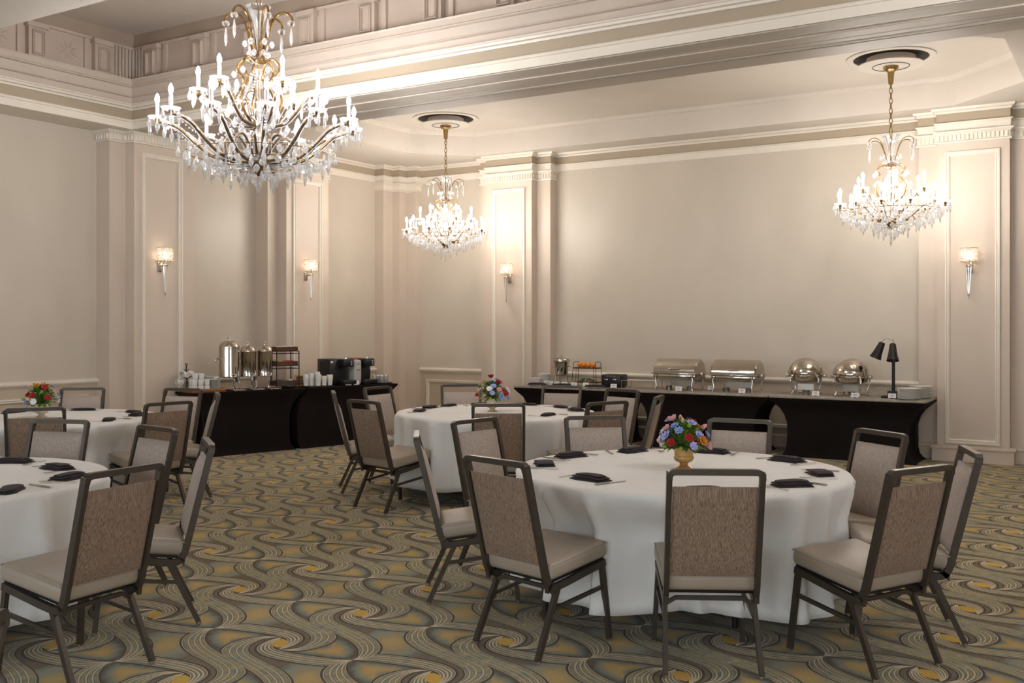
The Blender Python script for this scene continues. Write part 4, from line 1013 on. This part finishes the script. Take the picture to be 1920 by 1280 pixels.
# black three-shelf rack
t = thing('condiment_rack', 'black three-level rack with wooden boxes of packets', 'rack', LT(1.345, .31), A13)
for sx in (-1, 1):
    for sy in (-1, 1): MB().tube([(sx*.155, sy*.10, 0), (sx*.155, sy*.10, .45)], .007, 6).build('post', 'black_metal', t, 50)
for z in (.03, .235, .27, .42, .45):
    for sy in (-1, 1): MB().tube([(-.155, sy*.10, z), (.155, sy*.10, z)], .004, 6).build('rail', 'black_metal', t, 50)
    for sx in (-1, 1): MB().tube([(sx*.155, -.10, z), (sx*.155, .10, z)], .004, 6).build('rail', 'black_metal', t, 50)
for z, lab in ((.0345, 'lower'), (.2745, 'middle'), (.4545, 'top')):
    b = MB(); b.box(-.145, .145, -.093, .093, 0, .01)
    for sy in (-1, 1): b.box(-.145, .145, sy*.088-.005, sy*.088+.005, .01, .05)
    for sx in (-1, 1): b.box(sx*.14-.005, sx*.14+.005, -.083, .083, .01, .05)
    o = b.build('condiment_box', 'wood_dark', None, 0); o.location = LT(1.345, .31, z); o.rotation_euler = (0, 0, A13)
    tag(o, 'brown wooden condiment box on the %s level of the rack' % lab, 'box', 'wooden boxes on the rack')
    rp = random.Random(int(z*100)); cols = {'lower': ('packet_blue', 'packet_green', 'paper_white'), 'middle': ('sugar_yellow', 'sugar_pink', 'sugar_pink'), 'top': ('paper_white',)*3}[lab]
    names = {'lower': 'tea bag packet', 'middle': 'sugar packet', 'top': 'folded paper napkin'}[lab]
    for k in range(12):
        m = cols[min(2, k//4)]; pm = MB().box(-.03, .03, -.004, .004, 0, .05).mesh('packet', m, 0)
        u_ = -.11+.02*k; o = obj('packet', pm, None, LT(1.345+u_, .31+rp.uniform(-.03, .03), z+.0112), (rp.uniform(-.2, .2), 0, A13+PI/2+rp.uniform(-.3, .3)))
        cn = {'packet_blue': 'blue', 'packet_green': 'green', 'paper_white': 'white', 'sugar_yellow': 'yellow', 'sugar_pink': 'pink'}[m]
        tag(o, '%s %s, %s, in the %s box of the rack' % (cn, names, ('leftmost' if k == 0 else 'rightmost' if k == 11 else nth(k, 99)+' from left'), lab), 'packet', '%s packets in the %s box' % (cn, lab))
# dark dish, framed sign
t = thing('spoon_dish', 'shallow black dish holding silver wrapped spoons', 'dish', LT(1.29, .09), A13)
MB().lathe([(0, 0), (.06, 0), (.09, .02), (.095, .03), (.09, .03), (.055, .008), (0, .006)], 26, cap=False).build('dish', 'black_plastic', t, 40)
for k in range(4): MB().ball((-.03+.02*k, .01*(k % 2), .02), .016, 10, 6, (1.6, .6, .5)).build('wrapped_spoon', 'chrome', t, 60)
t = thing('framed_sign', 'small gold-framed sign leaning behind the black rack', 'picture frame', LT(1.585, .30), A13-.2)
M = Matrix.Rotation(-.28, 4, 'X')
fm = MB(M)
for b in ((-.075, .075, -.008, .008, 0, .02), (-.075, .075, -.008, .008, .13, .15), (-.075, -.055, -.008, .008, .02, .13), (.055, .075, -.008, .008, .02, .13)): fm.box(*b)
fm.build('frame', 'gold_vase', t, 0); MB(M).box(-.055, .055, -.003, .003, .02, .13).build('sheet', 'wood_dark', t, 0)
for k in range(4): MB(M).box(-.035, .035-.01*(k % 2), -.0042, -.003, .045+.02*k, .051+.02*k).build('print_line', 'gold_vase', t, 0)
MB().tube([(0, .035, .12), (0, .09, .0)], .005, 6).build('strut', 'black_metal', t, 50)
# paper cups in nested stacks on a black tray
o = MB().rbox(0, 0, .007, .38, .2, .014, .006, 2).build('cup_tray', 'black_plastic', None, 40); o.location = LT(1.72, .13); o.rotation_euler = (0, 0, A13); tag(o, 'flat black tray under the stacks of paper cups', 'tray')
pc = MB().lathe([(0, 0), (.026, 0), (.0275, .001), (.037, .088), (.039, .09), (.039, .094), (.0355, .094), (.026, .006), (0, .005)], 20, cap=False).mesh('paper_cup', 'paper_white', 45)
for k, (u, v, n) in enumerate(((1.575, .17, 5), (1.655, .17, 6), (1.735, .17, 7), (1.70, .085, 5), (1.785, .085, 3), (1.87, .085, 4))):
    t = thing('paper_cup_stack', '%s nested stack of white paper cups before the coffee machine' % ('leftmost', 'second', 'third and tallest', 'fourth', 'short fifth', 'rightmost')[k], 'cups', LT(u, v, .0155), A13, 'paper cup stacks')
    for j in range(n): obj('paper_cup', pc, t, (0, 0, j*.0125))
# coffee machine: two brewing heads with a grey panel between
t = thing('coffee_machine', 'black twin-head coffee machine with a grey panel and red cap', 'coffee machine', LT(2.22, .30), A13)
MB().rbox(-.17, .02, .175, .26, .30, .33, .012, 2).build('body', 'black_plastic', t, 40)
MB().box(-.301, -.2985, -.05, .10, .05, .30).build('side_vent', 'black_metal', t, 0)
MB().box(-.285, -.255, -.1345, -.131, .29, .315).build('sticker', 'paper_white', t, 0)
MB().rbox(.235, .02, .175, .20, .28, .33, .012, 2).build('body', 'black_plastic', t, 40)
for x in (-.09, .235):
    h = MB().rbox(x, -.19, .29, .15, .12, .10, .012, 2).build('brew_head', 'black_plastic', t, 40)
    MB().tube([(x, -.20, .24), (x, -.20, .20)], .02, 12).build('spout', 'black_metal', h, 50)
    MB().lathe([(.022, 0), (.022, .02), (.014, .03), (0, .03)], 14, (x, -.18, .34)).build('bean_cap', 'chrome', h, 40)
    for k in range(3): MB().box(x+.03, x+.05, -.2525, -.25, .26+.022*k, .272+.022*k).build('button', 'grey_panel', h, 0)
    MB().rbox(x, -.20, .045, .20, .16, .05, .008, 2).build('drip_tray', 'black_plastic', t, 40)
MB().rbox(.075, -.14, .165, .115, .16, .32, .03, 3).build('milk_panel', 'grey_panel', t, 40)
MB().rbox(.075, -.13, .333, .07, .07, .02, .008, 2).build('cap', 'red_plastic', t, 40)
MB().box(.04, .11, -.2212, -.2200, .265, .276).build('name_strip', 'ink_grey', t, 0)
MB().tube(catmull([(.045, -.2205, .20), (.07, -.2205, .19), (.105, -.2205, .205)], 10).tolist(), .003, 5).build('swoosh', 'black_plastic', t, 50)
# glasses on a black tray
o = MB().lathe([(0, 0), (.155, 0), (.165, .012), (.16, .012), (.15, .005), (0, .005)], 32, cap=False).build('glass_tray', 'black_plastic', None, 40); o.location = LT(2.72, .2); o.scale = (1, 1, 1); tag(o, 'round black tray under the rows of drinking glasses', 'tray')
gm = MB().lathe([(0, 0), (.024, 0), (.026, .004), (.031, .10), (.0295, .10), (.0245, .010), (0, .009)], 18, cap=False).mesh('tumbler', 'crystal_dense', 50)
gi = 0
for v in (-.075, 0, .075):
    for u in (-.10, -.034, .034, .10):
        if abs(u)+abs(v) > .16: continue
        tag(obj('tumbler', gm, None, LT(2.72+u, .2+v, .0062)), 'clear tumbler on the round black tray, %s row, %s' % ({-.075: 'front', 0: 'middle', .075: 'rear'}[v], {-.10: 'far left', -.034: 'inner left', .034: 'inner right', .10: 'far right'}[u]), 'glass', 'tumblers at the coffee table end')
# ------------------------------------------------------------------ chandeliers
def drop_mesh(k):
    if k == 0: return MB().lathe([(.001, 0), (.004, -.008), (.013, -.034), (.014, -.042), (.009, -.056), (.001, -.064)], 6).mesh('crystal_drop', 'crystal_dense', 0)
    if k == 1: return MB().lathe([(.001, 0), (.003, -.01), (.009, -.05), (.0085, -.075), (.001, -.10)], 6).mesh('crystal_drop', 'crystal_dense', 0)
    return MB().lathe([(.001, 0), (.01, -.006), (.016, -.018), (.016, -.024), (.01, -.036), (.001, -.042)], 7).mesh('crystal_drop', 'crystal_dense', 0)
DROP = [drop_mesh(k) for k in range(3)]
bulb_me = MB().lathe([(.004, 0), (.008, .006), (.0135, .02), (.015, .03), (.012, .046), (.006, .06), (.001, .068)], 10).mesh('bulb', 'bulb_glow', 80)
bulb_big = bulb_me.copy(); bulb_big.materials[0] = MATS['bulb_glow_large']
bob_me = MB().lathe([(.012, .006), (.03, .004), (.052, .012), (.062, .024), (.06, .026), (.05, .016), (.03, .009), (.012, .011)], 14, cap=False).mesh('bobeche', 'crystal', 40)
cup_me = MB().lathe([(.004, -.03), (.011, -.022), (.008, -.012), (.014, -.004), (.016, .008), (.012, .012)], 10).mesh('candle_cup', 'gold_old', 40)
can_me = MB().lathe([(.0125, .008), (.0125, .105), (.008, .11), (0, .11)], 10).mesh('candle', 'candle_white', 40)
ros_me = MB().ball((0, 0, 0), .026, 8, 5, (1, 1, .75)).mesh('glass_rosette', 'crystal_dense', 0)
def beads(path, r, n):
    mb = MB()
    for p in catmull(path, n): mb.ball(tuple(p), r, 6, 4)
    return mb
def arm_mesh(path, r, glass):
    P = catmull(path, 34).tolist(); mb = MB(); n = len(P)
    mb.mi = 0; mb.tube(P, [r*(1.15-.4*i/n) for i in range(n)], 7)
    if glass:
        mb.mi = 1; mb.tube(P, [r*(1.7-.5*i/n) for i in range(n)], 8, cap=False)
        for i in range(3, n, 8): mb.ball(tuple(P[i]), r*1.8, 8, 5)
    return mb.mesh('arm', ['gold_old', 'sleeve'], 50)
def chandelier(name, label, loc, S):
    """loc: base of the finial hub axis (z = bottom tip of the body)"""
    t = thing(name, label, 'chandelier', loc, S['rot'], 'crystal chandeliers')
    rnd = random.Random(S['seed']); H = S['H']
    g = S['glass']
    # body: finial, bowl hub, glass baluster, crown hub, stem
    MB().lathe([(.001, 0), (.018, .012), (.012, .03), (.03, .045), (.05, .07), (.055, .09), (.035, .105), (.02, .11)], 16).build('finial', 'gold_old', t, 40)
    MB().lathe([(.02, .11), (.05, .13), (.062, .17), (.04, .21), (.022, .24), (.03, .28), (.026, .36), (.014, .40), (.02, .44), (.012, H*.55), (.02, H*.6), (.03, H*.63)], 16).build('baluster', 'crystal_dense', t, 40)
    MB().tube([(0, 0, .1), (0, 0, H)], .008, 8).build('stem', 'brass', t, 50)
    MB().lathe([(.02, H*.66), (.045, H*.665), (.055, H*.685), (.04, H*.70), (.02, H*.71)], 16).build('crown_hub', 'gold_old', t, 40)
    MB().lathe([(.012, H*.74), (.02, H*.80), (.04, H*.9), (.085, H*.985), (.10, H), (.094, H), (.036, H*.9), (.012, H*.8)], 20, cap=False).build('glass_trumpet', 'crystal', t, 50)
    # candle arms in two tiers
    def arms(n, R, z0, zt, dip, off, r):
        me = arm_mesh([(.04, 0, z0), (R*.25, 0, z0+.01-dip*.3), (R*.45, 0, z0+(zt-z0)*.14-dip*.3), (R*.62, 0, z0+(zt-z0)*.42), (R*.78, 0, z0+(zt-z0)*.8), (R*.9, 0, zt-.02), (R, 0, zt-.012)], r, g)
        hm = arm_mesh([(.06, 0, z0+.06), (R*.22, 0, z0+.20), (R*.34, 0, z0+.16), (R*.34, 0, z0+.05), (R*.27, 0, z0+.03)], r*.7, g) if S['scroll'] else None
        gar = beads([(R*.97, 0, zt+.0), (R*.74, 0, zt-.12), (R*.45, 0, zt-.10), (R*.12, 0, zt+.16)], .0065*S['ds'], 26).mesh('bead_garland', 'crystal_dense', 60)
        for k in range(n):
            a = off+2*PI*k/n; A = obj('arm', me, t, rot=(0, 0, a))
            if hm: obj('scroll', hm, t, rot=(0, 0, a+PI/n))
            if k % 2 == 0 or n < 8: obj('bead_garland', gar, t, rot=(0, 0, a), kind='stuff')
            for nm, m in (('candle_cup', cup_me), ('bobeche', bob_me), ('candle', can_me)):
                o = obj(nm, m, A, (R, 0, zt)); o.scale = (S['cs'],)*3
            o = obj('bulb', S.get('bulb', bulb_me), A, (R, 0, zt+.108*S['cs'])); o.scale = (S['cs'],)*3
            for j in range(S['nd']):            # pendants round the drip pan and along the arm
                b = 2*PI*j/S['nd']+a; q = obj('crystal_drop', DROP[(j+k) % 2], A, (R+.055*S['cs']*math.cos(b), .055*S['cs']*math.sin(b), zt+.018*S['cs'])); q.scale = (S['ds'],)*3
            for f in (.45, .62, .8):
                zz = z0-dip*.1 if f < .5 else z0+(zt-z0)*(f-.5)*1.3
                q = obj('crystal_drop', DROP[2 if f < .6 else 0], A, (R*f, 0, zz-.01)); q.scale = (S['ds']*1.05,)*3
    arms(S['n1'], S['R1'], S['z1'], S['c1'], S['dip'], 0, S['ar'])
    arms(S['n2'], S['R2'], S['z2'], S['c2'], S['dip']*.7, PI/S['n2']*.6, S['ar']*.9)
    # upper cage: scrolls rising from the hub to the crown, and the crown of curled arms
    for k in range(6):
        a = 2*PI*k/6+.2; M = Matrix.Rotation(a, 4, 'Z')
        MB(M).tube(catmull([(.05, 0, H*.30), (.13*S['cg'], 0, H*.36), (.16*S['cg'], 0, H*.46), (.10*S['cg'], 0, H*.56), (.15*S['cg'], 0, H*.63), (.10*S['cg'], 0, H*.69), (.04, 0, H*.67)], 26).tolist(), S['ar']*.75, 7).build('cage_scroll', 'gold_old', t, 50)
        cr = MB(M); cr.mi = 0; P = catmull([(.035, 0, H*.69), (.06*S['cg'], 0, H*.80), (.11*S['cg'], 0, H*.93), (.18*S['cg'], 0, H*.965), (.235*S['cg'], 0, H*.93), (.225*S['cg'], 0, H*.88)], 24).tolist(); cr.tube(P, S['ar']*.7, 7)
        co = cr.build('crown_arm', ['gold_old'], t, 50)
        e = M @ Vector((.228*S['cg'], 0, H*.90)); q = obj('glass_rosette', ros_me, co, tuple(e)); q.scale = (S['ds']*.9,)*3
        q = obj('crystal_drop', DROP[1], co, (e.x, e.y, e.z-.02)); q.scale = (S['ds']*1.15,)*3
        for hh, rr_ in ((.80, .09), (.74, .06), (.62, .165), (.52, .15)):
            p = M @ Vector((rr_*S['cg'], .02, H*hh)); q = obj('crystal_drop', DROP[2], t, tuple(p)); q.scale = (S['ds'],)*3
        p = M @ Vector((.05, 0, H*.685)); q = obj('glass_rosette', ros_me, t, tuple(p)); q.scale = (S['ds']*.8,)*3
    # skirt of pendants under the bowl
    for ring, (n, R, z) in enumerate(S['skirt']):
        for k in range(n):
            a = 2*PI*k/n+ring*.2; q = obj('crystal_drop', DROP[(k+ring) % 3], t, (R*math.cos(a), R*math.sin(a), z+rnd.uniform(-.012, .012))); q.scale = (S['ds']*1.15,)*3
        MB().tube([(R*math.cos(2*PI*k/28), R*math.sin(2*PI*k/28), z+.004) for k in range(28)], .0035, 5, closed=True).build('skirt_ring', 'gold_old', t, 60)
    q = obj('crystal_drop', DROP[1], t, (0, 0, .0)); q.scale = (S['ds']*1.3,)*3
    # chain to the ceiling
    lm = MB().tube([(.016*math.cos(a), 0, .033*math.sin(a)) for a in [2*PI*k/12 for k in range(12)]], .0048, 6, closed=True).mesh('chain_link', 'brass', 60)
    top = S['top']-loc[2]; z = H-.01; k = 0; z += .0
    while z < top-.25: z += .052; obj('chain_link', lm, t, (0, 0, z), (0, 0, PI/2*(k % 2))); k += 1
    MB().lathe([(.004, z), (.007, z+.03), (.009, top-.19), (.024, top-.185), (.034, top-.06), (.06, top-.045), (.075, top-.025), (.075, top)], 18).build('canopy', 'brass', t, 40)
    return t
SM = dict(rot=.2, seed=1, H=.98, glass=False, scroll=False, n1=12, R1=.52, z1=.12, c1=.25, n2=6, R2=.34, z2=.2, c2=.40, dip=.07, ar=.0062, cs=1.05, ds=1.25, nd=4, cg=1.05,
          skirt=((38, .48, .20), (30, .39, .155), (24, .28, .115), (18, .17, .07), (9, .07, .03)), top=4.19)
chandelier('chandelier', 'small crystal chandelier above the middle table, further back', (-7.84, 10.98, 2.52), SM)
chandelier('chandelier', 'small crystal chandelier on the right before the plain wall', (-2.15, 10.88, 2.50), dict(SM, rot=.55, seed=2))
BG = dict(bulb=bulb_big, rot=.35, seed=3, H=1.36, glass=True, scroll=True, n1=12, R1=.765, z1=.11, c1=.40, n2=6, R2=.47, z2=.40, c2=.66, dip=.04, ar=.0135, cs=1.2, ds=1.4, nd=6, cg=1.15,
          skirt=((30, .56, .17), (26, .42, .11), (20, .28, .07), (12, .15, .04)), top=4.78)
chandelier('chandelier', 'large gold and crystal chandelier hanging in the front bay', (-5.98, 5.80, 2.72), BG)
chandelier('chandelier', 'unseen large chandelier added right of the view to light the front bay', (.75, 5.80, 2.72), dict(BG, rot=.1, seed=4))  # out of view, added for more light from overhead and the right
# ------------------------------------------------------------------ wall sconces
def sconce(loc, rz, label):
    """faces -y before rotation; loc is on the wall at the foot of the shade"""
    t = thing('wall_sconce', label, 'sconce', loc, rz, 'crystal wall sconces')
    MB().rbox(0, -.008, -.06, .06, .016, .12, .006, 2).build('back_plate', 'brushed_steel', t, 40)
    MB().tube([(0, -.01, -.05), (0, -.08, -.05), (0, -.10, -.03)], .008, 8).build('bracket', 'brushed_steel', t, 50)
    MB().lathe([(.034, -.05), (.038, -.045), (.03, -.035), (.012, -.03), (.012, .03)], 16, (0, -.10, 0)).build('socket', 'brushed_steel', t, 40)
    for sx in (-1, 0, 1):
        MB().tube([(sx*.026, -.10-.012*abs(sx), -.05), (sx*.006, -.10, -.35)], [.008, .004], 6).build('glass_rod', 'crystal_dense', t, 50)
    MB().ball((0, -.10, -.365), .014, 10, 6).build('finial', 'chrome', t, 60)
    MB().ball((0, -.10, -.392), .008, 8, 5).build('finial_tip', 'chrome', t, 60)
    b = MB().lathe([(.004, .02), (.016, .045), (.02, .07), (.013, .10), (.002, .115)], 12, (0, -.10, 0)).build('bulb', 'sconce_glow', t, 80)
    sh = obj('lamp_shade', MB().lathe([(.089, 0), (.089, .003), (.084, .003), (.084, 0), (.089, 0)], 28, (0, -.10, 0), cap=False).lathe([(.089, .155), (.089, .158), (.084, .158), (.084, .155), (.089, .155)], 28, (0, -.10, 0), cap=False).mesh('lamp_shade', 'brass', 40), t)
    bd = MB(); rr2 = random.Random(3)
    for r in range(9):
        for k in range(26):
            a = 2*PI*(k+.5*(r % 2))/26; bd.ball((.086*math.cos(a), -.10+.086*math.sin(a), .011+.017*r+rr2.uniform(-.003, .003)), .0098, 6, 4, (1, 1, .8))
    bd.build('glass_beads', 'bead_glass', sh, 60, kind='stuff')
sconce((-9.55, 7.72, 2.255), PI/2, 'crystal-shaded sconce on the pilaster nearest the front bay')
sconce((-9.55, 10.12, 2.245), PI/2, 'crystal-shaded sconce on the pilaster above the coffee machine')
sconce((-7.62, 12.25, 2.245), 0, 'crystal-shaded sconce on the back pilaster behind the middle table')
sconce((-1.58, 12.25, 2.225), 0, 'crystal-shaded sconce on the pilaster right of the buffet')
